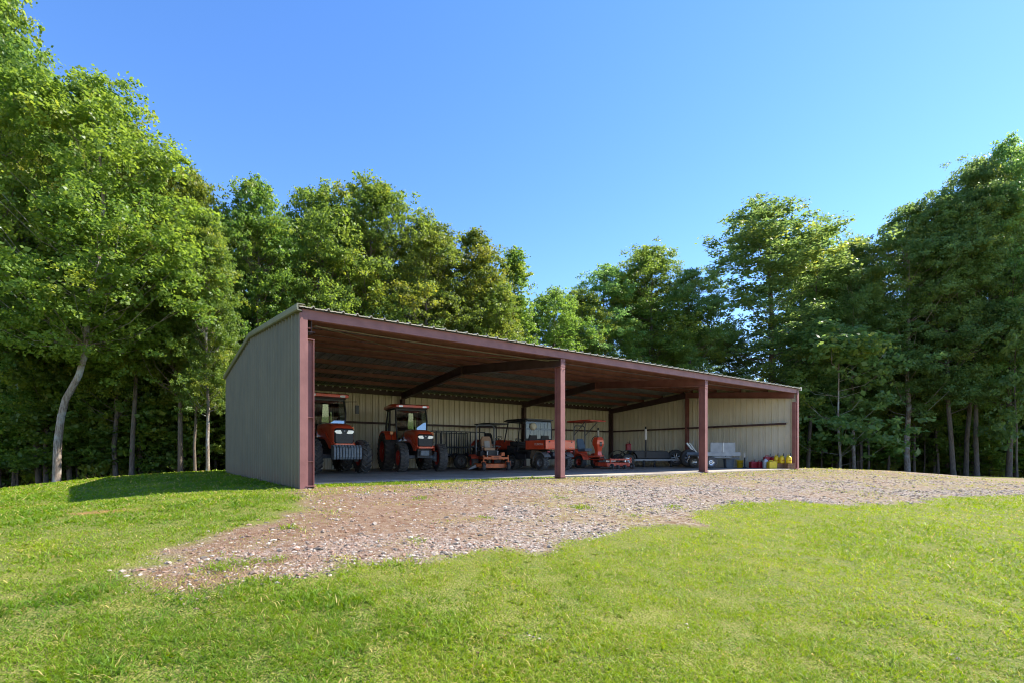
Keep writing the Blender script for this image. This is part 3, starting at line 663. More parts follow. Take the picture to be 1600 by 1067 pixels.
# ---------------- cab tractors ----------------
def cab_tractor(uv, rz, label, sc, weights, tread):
    u, v = uv; root = empty('cab_tractor', S2W(u, v), rz, label, 'tractor', 'orange cab tractors in the shed')
    root.scale = (sc,) * 3
    FW, RW, WB = .56, .80, 2.25
    ch = MB(); ch.box((0, 1.15, .82), (.42, 2.9, .34)); ch.box((0, 2.35, .72), (.5, .55, .34)); ch.box((0, -.3, .8), (.6, .7, .5))
    ch.box((.42, .75, .78), (.36, .62, .5)); ch.box((-.42, .75, .78), (.36, .62, .5)); ch.box((0, 1.5, 1.12), (.46, 1.9, .4))
    for k in (-1, 1):
        ch.box((k * .6, .62, .55), (.3, .35, .03)); ch.box((k * .6, .62, .82), (.3, .3, .03)); ch.tube([(k * .5, .5, .4), (k * .72, .5, .95)], .015, 6)
        ch.tube([(k * .28, 1.2, 1.0), (k * .33, 1.9, .85), (k * .2, 2.3, .8)], .02, 6)
    ch.build('chassis', M['dark'], root, bevel=.02)
    ax = MB(); ax.tube([(-.62, WB, .56), (-.2, WB, .60), (.2, WB, .60), (.62, WB, .56)], .075, 10)
    for k in (-1, 1): ax.lathe([(0, 0), (.13, 0), (.14, .06), (.1, .16), (0, .16)], (k * .62, WB, .56), 'X', 14); ax.tube([(k * .6, WB, .4), (k * .6, WB, .78)], .07, 10)
    ax.tube([(-.6, WB - .16, .6), (.6, WB - .16, .6)], .022, 6)
    ax.build('front_axle', M['axle'], root)
    ra = MB(); ra.tube([(-.8, 0, RW), (.8, 0, RW)], .12, 12); ra.build('rear_axle', M['dark'], root)
    # hood
    hd = MB(); rg = []
    for y, w, zt, zb in ((.98, .66, 1.68, 1.16), (1.5, .68, 1.68, 1.14), (2.1, .70, 1.655, 1.06), (2.5, .70, 1.60, .98), (2.72, .68, 1.53, .92), (2.80, .62, 1.46, .90)):
        rg.append(rrect(0, (zt + zb) / 2, w, zt - zb, .10, y, 4))
    hd.loft(rg, True); h = hd.build('hood', M['orange'], root)
    sk = MB()   # side sweep panels of the hood running down to the nose
    for k in (-1, 1): sk.prism([(1.15, 1.3), (1.9, 1.2), (2.35, .95), (2.5, .82), (2.78, .82), (2.80, .98), (2.45, 1.1), (2.1, 1.34), (1.3, 1.5)], k * .345, k * .375, 'X')
    sk.build('side_panel', M['orange'], root, bevel=.01)
    gr_ = MB(); gr_.loft([rrect(0, 1.22, .60, .48, .07, 2.70, 4), rrect(0, 1.22, .60, .48, .07, 2.835, 4), rrect(0, 1.21, .54, .42, .07, 2.865, 4)])
    for k in range(9): gr_.box((0, 2.868, 1.03 + k * .025), (.46, .012, .008))
    gr_.build('grille', M['black'], root)
    lip = MB(); lip.loft([rrect(0, .945, .66, .09, .03, 2.6), rrect(0, .945, .66, .09, .03, 2.87), rrect(0, .945, .58, .06, .025, 2.92)]); lip.build('nose_lip', M['orange'], root)
    for k in (-1, 1):
        hl = MB(); hl.prism([(k * .06, 1.30), (k * .12, 1.275), (k * .26, 1.285), (k * .315, 1.36), (k * .27, 1.40), (k * .12, 1.405)][::k], 2.80, 2.885, 'Y'); hl.build('headlight', M['lamp'], root, bevel=.01)
    em = MB(); em.lathe([(0, 2.885), (.028, 2.885), (.03, 2.86)], (0, 0, 1.375), 'Y', 16); em.build('emblem', M['gal'], root)
    # cab
    cf = MB()
    for k in (-1, 1):
        cf.tube([(k * .60, .98, 1.12), (k * .665, .93, 2.1), (k * .64, .80, 2.58)], .034, 8); cf.tube([(k * .72, .05, .98), (k * .74, .0, 1.7), (k * .68, .0, 2.58)], .03, 8)
        cf.tube([(k * .70, -.62, 1.1), (k * .70, -.62, 1.9), (k * .64, -.55, 2.58)], .034, 8); cf.tube([(k * .60, .98, 1.12), (k * .72, .3, .98), (k * .7, -.62, 1.3)], .03, 8)
        cf.box((k * .63, .15, 1.12), (.08, .9, .14))
    cf.box((0, .98, 1.16), (1.2, .05, .1)); cf.box((0, -.62, 1.35), (1.4, .05, .3)); cf.box((0, .15, 1.02), (1.2, 1.6, .07))
    cf.box((0, .80, 2.56), (1.3, .06, .09)); cf.box((0, -.55, 2.56), (1.3, .06, .09)); cf.box((0, .72, 1.30), (.5, .3, .4))
    cf.build('cab_frame', M['black'], root)
    for nm, q in (('windscreen', [(-.59, .985, 1.22), (.59, .985, 1.22), (.645, .925, 2.1), (.61, .81, 2.53), (-.61, .81, 2.53), (-.645, .925, 2.1)]),
                  ('rear_window', [(-.66, -.62, 1.5), (.66, -.62, 1.5), (.61, -.56, 2.53), (-.61, -.56, 2.53)])):
        g_ = MB(); g_.add(q, [tuple(range(len(q)))]); g_.build(nm, M['glass'], root)
    for k in (-1, 1):
        g_ = MB(); g_.add([(k * .61, .96, 1.15), (k * .73, .05, 1.0), (k * .73, .0, 1.7), (k * .68, .0, 2.54), (k * .65, .8, 2.54), (k * .665, .95, 1.7)], [tuple(range(6))]); g_.build('side_window', M['glass'], root)
        g_ = MB(); g_.add([(k * .73, -.03, 1.15), (k * .705, -.6, 1.45), (k * .705, -.6, 1.9), (k * .645, -.55, 2.54), (k * .68, -.0, 2.54), (k * .74, -.03, 1.7)], [tuple(range(6))]); g_.build('side_window', M['glass'], root)
    ro = MB(); ro.loft([rrect(0, 2.69, 1.42, .10, .045, -.86, 4), rrect(0, 2.69, 1.56, .16, .07, -.7, 4), rrect(0, 2.71, 1.60, .18, .08, .3, 4), rrect(0, 2.69, 1.56, .15, .07, .95, 4), rrect(0, 2.67, 1.40, .09, .04, 1.12, 4)], True)
    cr = ro.build('cab_roof', M['orange'], root)
    un = MB(); un.box((0, .1, 2.60), (1.38, 1.6, .05)); un.build('headliner', M['black'], root, bevel=.02)
    for k in (-1, 1):
        wl = MB(); wl.loft([rrect(k * .50, 2.66, .16, .07, .03, 1.02, 4), rrect(k * .50, 2.66, .20, .085, .04, 1.10, 4), rrect(k * .50, 2.66, .18, .07, .033, 1.135, 4)], True); wl.build('work_light', M['lamp'], root)
    for k in (-1, 1):
        fe = MB(); arc_fender(fe, k * .66, k * 1.02, 0, RW, RW + .08, 35, 165, .03); fe.box((k * .68, .1, 1.15), (.05, .9, .6)); fe.build('fender', M['orange'], root)
    seat(root, (0, -.05, 1.32), .5, .55)
    steering(root, (0, .55, 1.62), .2, .7)
    # mirrors and indicators
    for k in (-1, 1):
        if not weights: mr = None
        else: mr = MB(); mr.tube([(k * .66, .82, 2.5), (k * 1.06, .95, 2.52), (k * 1.07, .95, 2.4)], .012, 6); mr.box((k * 1.07, .95, 2.24), (.13, .045, .30))
        if mr: mr.build('mirror', M['black'], root, bevel=.02)
        ml = MB(); ml.tube([(k * .62, .98, 1.2), (k * .86, .98, 1.25), (k * .86, .98, 1.5)], .012, 6); ml.mi = 1; ml.box((k * .86, 1.0, 1.56), (.13, .07, .12)); ml.build('indicator', [M['black'], M['amber']], root, bevel=.015)
    wheel(root, (.78, WB, FW), FW, .34, .30, tread, 'rim_red', 1); wheel(root, (-.78, WB, FW), FW, .34, .30, tread, 'rim_red', -1)
    wheel(root, (.84, 0, RW), RW, .44, .44, tread, 'rim_red', 1); wheel(root, (-.84, 0, RW), RW, .44, .44, tread, 'rim_red', -1)
    if weights:
        br = MB(); br.box((0, 2.85, .70), (.6, .3, .12)); br.build('weight_bracket', M['dark'], root)
        for k in range(10):
            wt = MB(); x = -.40 + k * .0889; wt.prism([(2.92, .48), (3.20, .48), (3.24, .56), (3.24, .84), (3.14, .93), (2.92, .93)], x - .036, x + .036, 'X'); wt.build('suitcase_weight', M['weight'], root, bevel=.014)
    else:
        br = MB(); br.box((0, 2.62, .73), (.34, .3, .2)); br.build('front_bracket', M['weight'], root, bevel=.02)
    return root
cab_tractor((2.66, 8.55), TH + math.pi, 'orange cab tractor nearest the sage wall with grey suitcase weights on its nose', 1.03, True, 'ag')
cab_tractor((6.16, 8.62), TH + math.pi + R(-9), 'orange cab tractor without front weights, parked beside the black railed trailer', 0.955, False, 'block')

# ---------------- zero-turn mower ----------------
def zero_turn(uv, rz):
    root = empty('zero_turn_mower', S2W(*uv), rz, 'orange zero-turn mower with grey roll bar and tan seat', 'mower')
    # origin under the deck centre, forward +Y
    d = MB(); d.loft([rrect(0, .21, 1.35, .15, .03, -.42), rrect(0, .22, 1.5, .16, .03, -.1), rrect(0, .21, 1.46, .15, .03, .22), rrect(0, .20, 1.2, .12, .03, .34)])
    d.box((0, .30, .17), (1.3, .02, .14)); d.build('mower_deck', M['deck_orange'], root, bevel=.01)
    ch = MB(); ch.prism([(.72, .26), (1.05, .08), (1.05, .04), (.72, .12)], -.35, .12, 'Y'); ch.build('discharge_chute', M['rim_grey'], root)
    f = MB()
    for k in (-1, 1): f.tube([(k * .30, -1.5, .5), (k * .30, -.2, .47), (k * .33, .42, .46)], .035, 6)
    f.box((0, .42, .50), (1.05, .09, .09)); f.box((0, .46, .52), (.42, .05, .15))
    for k in (-1, 1): f.tube([(k * .52, .42, .34), (k * .52, .42, .62)], .035, 8)
    f.box((0, -.75, .56), (.62, 1.2, .06)); f.box((.0, -.15, .60), (.5, .5, .03)); f.box((-.34, .25, .66), (.14, .12, .14))
    f.build('front_frame', M['deck_orange'], root, bevel=.008)
    text('SCAG', .085, root, (0, .49, .52), (R(90), 0, R(180)), M['text_dark'])
    for k in (-1, 1):
        w = wheel(root, (k * .52, .40, .165), .165, .13, .08, 'plain', 'rim_grey', k, 'caster_wheel')
        fk = MB(); fk.box((k * .52 - .09, .40, .25), (.012, .05, .22)); fk.box((k * .52 + .09, .40, .25), (.012, .05, .22)); fk.box((k * .52, .40, .36), (.2, .07, .015)); fk.build('caster_fork', M['deck_orange'], root)
        wheel(root, (k * .50, -1.15, .29), .29, .28, .15, 'turf', 'rim_red', k)
        fe = MB(); arc_fender(fe, k * .34, k * .66, -1.15, .31, .34, 30, 130, .015); fe.build('fender', M['deck_red'], root)
    en = MB(); en.box((0, -1.35, .72), (.6, .55, .36)); en.lathe([(0, .98), (.16, .98), (.2, .92), (.2, .8)], (0, -1.4, 0), 'Z', 16); en.box((.3, -.7, .68), (.2, .6, .22)); en.box((-.3, -.7, .68), (.2, .6, .22)); en.build('engine', M['dark'], root, bevel=.02)
    seat(root, (0, -.62, .84), .50, .52, 'seat_tan', 'seat_tan')
    pd = MB(); pd.box((0, -.80, 1.08), (.24, .05, .30), rx=R(14)); pd.build('seat_pad', M['seat_white'], root, bevel=.02)
    rp = MB(); rp.tube([(-.40, -1.05, .55), (-.40, -1.05, 1.78), (-.37, -1.05, 1.86), (-.30, -1.05, 1.90), (.30, -1.05, 1.90), (.37, -1.05, 1.86), (.40, -1.05, 1.78), (.40, -1.05, .55)], .03, 8); rp.build('roll_bar', M['rim_grey'], root)
    for k in (-1, 1):
        lv = MB(); lv.tube([(k * .30, -.45, .70), (k * .34, -.35, .90), (k * .40, -.18, .98), (k * .16, -.12, 1.0)], .016, 6); lv.build('control_lever', M['gal'], root)
        dl = MB(); dl.tube([(k * .22, -.02, .5), (k * .22, -.02, .78)], .022, 6); dl.lathe([(0, .80), (.035, .79), (.035, .74)], (k * .22, -.02, 0), 'Z', 10); dl.build('deck_pin', M['gal'], root)
    ft = MB(); ft.box((0, .08, .60), (.56, .42, .02)); ft.box((0, -.16, .72), (.5, .04, .2)); ft.build('foot_plate', M['black'], root)
    return root
zero_turn((8.92, 6.25), TH + math.pi - R(16))

# ---------------- utility vehicle seen from behind ----------------
def utv(uv, rz):
    root = empty('utility_vehicle', S2W(*uv), rz, 'utility vehicle with orange cargo bed and black canopy, rear towards the drive', 'utility vehicle')
    # origin under the rear axle, forward +Y
    bx = MB(); zb, zt = .86, 1.22
    bx.box((-.75, .27, (zb + zt) / 2), (.035, 1.28, zt - zb)); bx.box((.75, .27, (zb + zt) / 2), (.035, 1.28, zt - zb))
    bx.box((0, .90, (zb + zt) / 2), (1.46, .03, zt - zb)); bx.box((0, .27, zb + .01), (1.46, 1.24, .03))
    for k in (-1, 1):
        bx.box((k * .755, .27, zt - .015), (.07, 1.3, .03)); bx.box((k * .755, .27, zb + .015), (.06, 1.28, .03))
    bx.build('cargo_bed', M['orange'], root, bevel=.008)
    tg = MB(); tg.box((0, -.40, (zb + zt) / 2), (1.58, .045, zt - zb + .02)); tg.box((0, -.43, zt - .03), (1.5, .02, .035)); tg.box((0, -.43, zb + .04), (1.5, .02, .035)); tgo = tg.build('tailgate', M['orange'], root, bevel=.012)
    for k in (-1, 1):
        hg = MB(); hg.box((k * .76, -.37, 1.05), (.06, .05, .34)); hg.box((k * .6, -.432, 1.16), (.05, .02, .06)); hg.build('tailgate_latch', M['black'], root)
    text('KUBOTA', .13, root, (-.772, .05, 1.06), (R(90), 0, R(-90)), M['white'])
    text('KUBOTA', .055, root, (.58, -.426, .92), (R(90), 0, 0), M['white'])
    fr = MB(); fr.box((0, .7, .52), (.7, 2.6, .12)); fr.box((0, 1.35, .62), (1.3, 1.1, .3)); fr.box((0, -.1, .62), (.7, .5, .26)); fr.box((0, 2.15, .75), (1.3, .6, .4)); fr.box((0, 2.35, .95), (1.2, .3, .2))
    fr.box((-.64, 1.5, .55), (.1, .9, .25)); fr.box((.64, 1.5, .55), (.1, .9, .25))
    fr.build('body', M['dark'], root, bevel=.03)
    ex = MB(); ex.tube([(-.25, -.28, .55), (.3, -.3, .55)], .07, 10); ex.tube([(.3, -.3, .55), (.42, -.45, .5)], .03, 8); ex.box((0, -.42, .42), (.1, .12, .06)); ex.tube([(-.5, -.05, .75), (-.35, -.05, .4)], .035, 8); ex.tube([(.5, -.05, .75), (.35, -.05, .4)], .035, 8); ex.build('exhaust', M['gal'], root)
    for k in (-1, 1):
        fe = MB(); arc_fender(fe, k * .46, k * .80, 0, .33, .42, 10, 150, .02); fe.mi = 1; fe.prism([(.36, .42), (.62, .52), (.52, .84), (.2, .78)], k * .50, k * .76, 'X'); fe.build('rear_fender', [M['rim_grey'], M['mud']], root)
        tl = MB(); tl.box((k * .62, -.39, .76), (.14, .03, .05)); tl.build('tail_light', M['red_can'], root)
        wheel(root, (k * .64, 0, .32), .32, .27, .16, 'block', 'rim_grey', k)
        wheel(root, (k * .62, 1.95, .31), .31, .24, .16, 'block', 'rim_grey', k)
        ff = MB(); arc_fender(ff, k * .44, k * .76, 1.95, .33, .40, 20, 165, .02); ff.build('front_fender', M['black'], root)
        seat(root, (k * .33, 1.32, .86), .5, .55)
    rc = MB()
    for k in (-1, 1):
        rc.tube([(k * .70, .98, .80), (k * .72, .98, 1.6), (k * .70, 1.02, 2.08)], .028, 8); rc.tube([(k * .70, 1.02, 2.08), (k * .70, 2.25, 2.06), (k * .66, 2.6, 1.2)], .028, 8)
        rc.tube([(k * .70, 1.55, .75), (k * .70, 1.5, 1.4), (k * .70, 1.4, 2.06)], .022, 8); rc.tube([(k * .7, 1.0, 1.1), (k * .70, 1.5, 1.1)], .02, 6)
    rc.tube([(-.7, .98, 1.30), (.7, .98, 1.30)], .022, 6); rc.tube([(-.7, 1.0, 2.06), (.7, 1.0, 2.06)], .028, 8); rc.tube([(-.7, 2.3, 2.05), (.7, 2.3, 2.05)], .025, 6)
    for k in range(6): rc.tube([(-.5 + .2 * k, .98, 1.30), (-.5 + .2 * k, .99, 2.06)], .006, 5)
    rc.build('roll_cage', M['dark'], root)
    db = MB(); db.box((0, 2.12, 1.12), (1.25, .22, .2)); db.box((0, 1.25, .72), (1.3, .7, .22)); db.box((0, 1.05, 1.05), (1.25, .1, .5)); db.build('dashboard', M['black'], root, bevel=.03)
    rs = MB(); rs.add([(-.69, .975, 1.30), (.69, .975, 1.30), (.69, .99, 2.05), (-.69, .99, 2.05)], [(0, 1, 2, 3)]); rs.build('rear_window', M['screen'], root)
    cn = MB(); cn.loft([rrect(0, 2.12, 1.42, .05, .02, .86), rrect(0, 2.13, 1.52, .07, .03, 1.0), rrect(0, 2.14, 1.52, .07, .03, 2.3), rrect(0, 2.10, 1.4, .04, .015, 2.6)]); cn.build('canopy', M['black'], root)
    steering(root, (-.33, 1.95, 1.25), .18, .6)
    return root
utv((11.05, 4.9), TH)
ht = MB(); ht.lathe([(0, 0), (.05, .0), (.12, .03), (.16, .10), (.15, .22), (.10, .26), (0, .27)], axis='Z', n=14)
hto = ht.build('straw_hat', M['straw']); hto.location = S2W(10.72, 5.72, 1.72); hto.rotation_euler = (R(70), .2, TH); tag(hto, 'pale straw hat hanging behind the rear window of the utility vehicle', 'hat')
hto.location = S2W(10.72, 6.02, 1.78)

# ---------------- front-deck mower with orange canopy ----------------
def front_mower(uv, rz):
    root = empty('front_deck_mower', S2W(*uv), rz, 'red-orange front-deck mower with flat canopy and blue-grey seat', 'mower')
    # origin under the drive axle, forward +Y
    b = MB(); b.loft([rrect(0, .62, .62, .42, .08, -1.35, 4), rrect(0, .66, .74, .50, .1, -1.1, 4), rrect(0, .68, .74, .46, .1, -.55, 4), rrect(0, .56, .70, .18, .06, -.4, 4), rrect(0, .52, .72, .12, .04, .25, 4), rrect(0, .56, .60, .10, .04, .62, 4), rrect(0, .56, .30, .08, .03, .85, 4)]); b.build('body', M['deck_red'], root)
    for k in (-1, 1): fe = MB(); arc_fender(fe, k * .34, k * .72, 0, .30, .40, 15, 150, .025); fe.build('fender', M['deck_red'], root)
    pod = MB(); pod.loft([[(x * a, .62 + y * b_, z) for x, y in ((-1, -1), (1, -1), (1, 1), (-1, 1))] for a, b_, z in ((.17, .13, .55), (.13, .10, .78), (.17, .13, .98), (.24, .16, 1.12), (.22, .16, 1.30), (.16, .12, 1.44))]); pod.build('steering_pod', M['orange'], root, bevel=.03)
    gp = MB(); gp.box((0, .77, 1.12), (.12, .05, .2), rx=R(0)); gp.mi = 1; gp.lathe([(0, .80), (.03, .80), (.03, .78)], (0, 0, 1.13), 'Y', 12); gp.mi = 0; gp.box((0, .75, 1.36), (.24, .04, .02)); gp.build('pod_panel', [M['black'], M['white']], root)
    steering(root, (0, .42, 1.36), .19, .9)
    seat(root, (0, -.25, .84), .50, .50, 'seat_blue', 'seat_blue')
    rp = MB(); rp.tube([(-.36, -.62, .6), (-.36, -.62, 1.9), (-.28, -.62, 2.02), (.28, -.62, 2.02), (.36, -.62, 1.9), (.36, -.62, .6)], .03, 8)
    for k in (-1, 1): rp.tube([(k * .36, -.62, 1.55), (k * .40, .15, 2.16)], .02, 6); rp.tube([(k * .36, -.62, 1.9), (k * .4, -.6, 2.16)], .02, 6)
    rp.build('roll_bar', M['axle'], root)
    cn = MB(); cn.loft([rrect(0, 2.2, 1.02, .05, .02, -1.0), rrect(0, 2.22, 1.12, .07, .03, -.9), rrect(0, 2.22, 1.12, .07, .03, .52), rrect(0, 2.2, 1.02, .05, .02, .62)]); cn.build('canopy', M['deck_red'], root)
    for k in (-1, 1):
        wheel(root, (k * .54, 0, .29), .29, .27, .155, 'turf', 'rim_red', k); wheel(root, (k * .44, -1.15, .2), .2, .16, .1, 'plain', 'rim_red', k)
    d = MB(); d.loft([rrect(0, .20, 1.3, .16, .03, 1.05), rrect(0, .21, 1.5, .18, .03, 1.35), rrect(0, .20, 1.5, .18, .03, 1.75), rrect(0, .19, 1.46, .16, .03, 1.88)]); d.prism([(-.76, .28), (-1.1, .10), (-1.1, .06), (-.76, .12)], 1.2, 1.7, 'Y'); d.build('mower_deck', M['deck_red'], root, bevel=.01)
    fr = MB()
    for k in (-1, 1): fr.tube([(k * .3, .3, .42), (k * .36, 1.1, .40), (k * .36, 1.9, .40)], .028, 6); fr.tube([(k * .66, 2.0, .25), (k * .66, 2.0, .50)], .03, 8)
    fr.box((0, 1.98, .42), (1.36, .06, .07)); fr.build('deck_frame', M['deck_red'], root)
    for k in (-1, 1):
        wheel(root, (k * .66, 2.08, .12), .12, .08, .06, 'plain', 'rim_grey', k, 'caster_wheel'); wheel(root, (k * .22, 2.02, .09), .09, .1, .04, 'plain', 'rim_grey', k, 'deck_roller')
    tp = MB(); tp.tube([(.1, .9, .5), (.15, 1.15, .52), (.15, 1.2, .42)], .05, 8); tp.box((-.15, 1.3, .36), (.3, .26, .1)); tp.box((.35, 1.45, .36), (.22, .2, .1)); tp.build('gearbox', M['gal'], root, bevel=.01)
    return root
front_mower((14.45, 6.3), TH + math.pi)

# ---------------- compact tractor behind the utility vehicle ----------------
def compact_tractor(uv, rz):
    root = empty('compact_tractor', S2W(*uv), rz, 'open compact tractor with red fenders half hidden behind the utility vehicle', 'tractor')
    b = MB(); b.box((0, .7, .75), (.4, 2.2, .4)); b.box((0, -.1, .8), (.55, .6, .45)); b.build('chassis', M['dark'], root, bevel=.02)
    h = MB(); h.loft([rrect(0, 1.1, .5, .45, .08, .75, 4), rrect(0, 1.08, .52, .45, .1, 1.5, 4), rrect(0, 1.02, .46, .36, .08, 1.85, 4)], True); h.build('hood', M['deck_red'], root)
    for k in (-1, 1):
        wheel(root, (k * .62, 0, .62), .62, .34, .33, 'ag', 'rim_red', k); wheel(root, (k * .52, 1.5, .36), .36, .2, .2, 'ag', 'rim_red', k)
        fe = MB(); arc_fender(fe, k * .42, k * .84, 0, .62, .74, 20, 140, .03); fe.build('fender', M['deck_red'], root)
    seat(root, (0, .05, 1.2), .46, .45); steering(root, (0, .62, 1.4), .18, .7)
    rp = MB()
    for k in (-1, 1): rp.tube([(k * .5, -.3, .8), (k * .5, -.3, 2.05)], .03, 8)
    rp.tube([(-.5, -.3, 2.05), (.5, -.3, 2.05)], .03, 8); rp.build('roll_bar', M['black'], root)
    cn = MB(); cn.loft([rrect(0, 2.12, 1.1, .06, .02, -.7), rrect(0, 2.13, 1.15, .07, .02, .1), rrect(0, 2.12, 1.1, .06, .02, .7)]); cn.build('canopy', M['black'], root)
compact_tractor((11.2, 9.75), TH + math.pi)

# ---------------- railed trailer behind the tractors ----------------
rt = empty('railed_trailer', S2W(9.0, 9.9), TH, 'black utility trailer with tall barred side rails at the rear wall', 'trailer')
b = MB(); b.box((0, 0, .62), (2.8, 1.5, .06)); b.box((0, -.76, .62), (2.84, .06, .12)); b.box((0, .76, .62), (2.84, .06, .12)); b.tube([(1.4, -.6, .58), (2.2, 0, .55), (1.4, .6, .58)], .04, 6); b.build('bed', M['dark'], rt)
for s in (-1, 1):
    r_ = MB()
    for z in (.98, 1.68): r_.box((0, s * .76, z), (2.84, .045, .045))
    for k in range(12): r_.box((-1.39 + k * 2.78 / 11, s * .76, 1.16), (.035, .035, 1.02))
    r_.build('side_rail', M['dark'], rt)
    wheel(rt, (0, s * .9, .33), .33, .2, .19, 'plain', 'rim_grey', s).rotation_euler = (0, 0, R(90))
for s in (-1, 1): fe = MB(); fe.prism([(-.45, .5), (-.3, .72), (.3, .72), (.45, .5), (.42, .5), (.28, .70), (-.28, .70), (-.42, .5)], s * .80, s * 1.02, 'Y'); fe.build('fender', M['dark'], rt)

# ---------------- low flatbed trailer at the right ----------------
ft = empty('flatbed_trailer', (7.9, 26.3, 0), R(4), 'low aluminium-edged trailer with black bunks and two spoked wheels by the right wall', 'trailer')
b = MB(); b.box((-.2, -.8, .36), (4.6, .06, .10)); b.box((-.2, .8, .36), (4.6, .06, .10))
for x in (-2.4, -1.4, -.4, .6, 1.6, 2.0): b.box((x, 0, .34), (.07, 1.56, .08))
b.tube([(2.0, -.75, .36), (3.2, 0, .36), (2.0, .75, .36)], .05, 6); b.build('frame', M['alu'], ft)
for y0 in (-.7, .2): bk = MB(); bk.prism([(-1.9, .42), (.15, .42), (.0, .80), (-1.7, .84)], y0, y0 + .5, 'Y'); bk.build('bunk', M['black'], ft, bevel=.03)
for y in (-.98, .98):
    fe = MB(); arc_fender(fe, -.13, .13, 0, 0, .48, 5, 175, .02, 14); f_ = fe.build('fender', M['black'], ft); f_.rotation_euler = (0, 0, R(90)); f_.location = (-2.15, y * .95, .38)
    wheel(ft, (-2.15, y * .9, .33), .33, .2, .2, 'plain', 'rim_chrome', -1 if y < 0 else 1).rotation_euler = (0, 0, R(90))
    w = wheel(ft, (.95, y * (1.0 if y < 0 else .75), .46), .44, .27, .26, 'plain', 'rim_chrome', -1, spokes=7); w.rotation_euler = (0, 0, R(90))
for x, y in ((-3.25, .8), (-1.17, -.70)):
    g_ = MB(); g_.tube([(x, y, .4), (x, y, 2.05)], .045, 8); g_.mi = 1; g_.tube([(x, y, 1.38), (x, y, 1.92)], .058, 10); g_.build('guide_post', [M['black'], M['white']], ft)
g_ = MB(); g_.box((-2.8, .8, .36), (.95, .06, .08)); g_.build('post_arm', M['dark'], ft)
wp = MB(); wp.box((1.55, -.15, .78), (.09, .12, 1.15), ry=R(-38)); wp.box((1.66, -.15, .82), (.05, .10, 1.05), ry=R(-38)); wp.tube([(1.52, -.15, .95), (1.55, -.15, 1.35)], .03, 8); wp.build('winch_post', M['gal'], ft)
for x in (-1.3, -.75, .1):
    lp = MB(); lp.tube([(x, -.82, .04), (x, -.82, .34)], .045, 8); lp.lathe([(0, .0), (.07, .0), (.07, .05), (0, .06)], (x, -.82, 0), 'Z', 10); lp.build('support_jack', M['dark'], ft)
rc = MB()
def fuel_can(name, m, w, d, h, loc, rz, label, cat, group=None, spout='up', kind='square', cap='black', txt=None):
    root = empty(name, loc, rz, label, cat, group); b = MB()
    if kind == 'square':
        b.loft([[(x * w / 2 * a, y * d / 2 * a, z) for x, y in ((-1, -.8), (-.85, -1), (.85, -1), (1, -.8), (1, .8), (.85, 1), (-.85, 1), (-1, .8))] for a, z in ((.94, 0), (1, .03), (1, h * .74), (.86, h * .86), (.80, h * .88))])
        bo = b.build('can_body', M[m], root, bevel=.012)
        hd = MB(); hd.tube([(-w * .3, 0, h * .86), (-w * .28, 0, h), (w * .12, 0, h), (w * .15, 0, h * .86)], .018, 6); hd.build('handle', M[m], root)
    elif kind == 'round':
        b.lathe([(0, 0), (w * .47, 0), (w * .5, .03), (w * .5, h * .62), (w * .46, h * .76), (w * .3, h * .9), (w * .1, h * .95), (0, h * .95)], axis='Z', n=24)
        b.lathe([(w * .5, h * .1), (w * .515, h * .12), (w * .5, h * .14)], n=24); bo = b.build('can_body', M[m], root)
        hd = MB(); hd.tube([(-w * .3, 0, h * .88), (-w * .2, 0, h * 1.06), (w * .1, 0, h * 1.06), (w * .2, 0, h * .9)], .014, 6); hd.build('handle', M[m], root)
    sp = MB()
    if spout == 'up': sp.tube([(w * .28, 0, h * .82), (w * .32, 0, h * 1.08), (w * .36, 0, h * 1.28)], .02, 8, r1=.011)
    else: sp.lathe([(0, h * .86), (.03, h * .86), (.03, h * .96), (0, h * .96)], (w * .3, 0, 0), 'Z', 10)
    sp.build('spout', M[cap], root)
    if txt: text(txt, .046, root, (0, -d / 2 * 1.01 - .003 if kind == 'square' else -w * .5 - .004, h * .38), (R(90), 0, 0), M['text_red'])
    return root
fuel_can('fuel_can', 'red_can', .26, .2, .42, (6.15, 26.6, .835), .3, 'red fuel can standing on the black bunk of the low trailer', 'fuel can', 'red fuel cans')

# ---------------- aluminium yard cart ----------------
ct = empty('yard_cart', S2W(19.0, 2.9), TH - R(24), 'small aluminium yard cart with upright front panel and black tyres', 'cart')
b = MB(); b.box((.25, 0, .60), (2.0, 1.2, .05)); b.box((.25, -.61, .66), (2.02, .03, .17)); b.box((.25, .61, .66), (2.02, .03, .17)); b.box((.3, -.63, .52), (.9, .05, .05)); b.tube([(-.3, 0, .5), (1.6, 0, .45)], .04, 6); b.build('tub', M['alu'], ct, bevel=.006)
pn = MB(); pn.box((.35, -.585, .93), (1.3, .02, .52)); pn.build('upright_panel', M['alu'], ct, bevel=.006); pn2 = MB(); pn2.box((.35, -.6, .93), (.03, .02, .53)); pn2.build('panel_seam', M['gal'], ct)
for s in (-1, 1): wheel(ct, (-.35, s * .70, .28), .28, .16, .15, 'block', 'rim_chrome', s).rotation_euler = (0, 0, R(90))
jk = MB(); jk.tube([(.9, 0, .02), (.9, 0, .6)], .03, 8); jk.lathe([(0, 0), (.07, 0), (.07, .02)], (.9, 0, 0), 'Z', 10); jk.build('stand', M['dark'], ct)

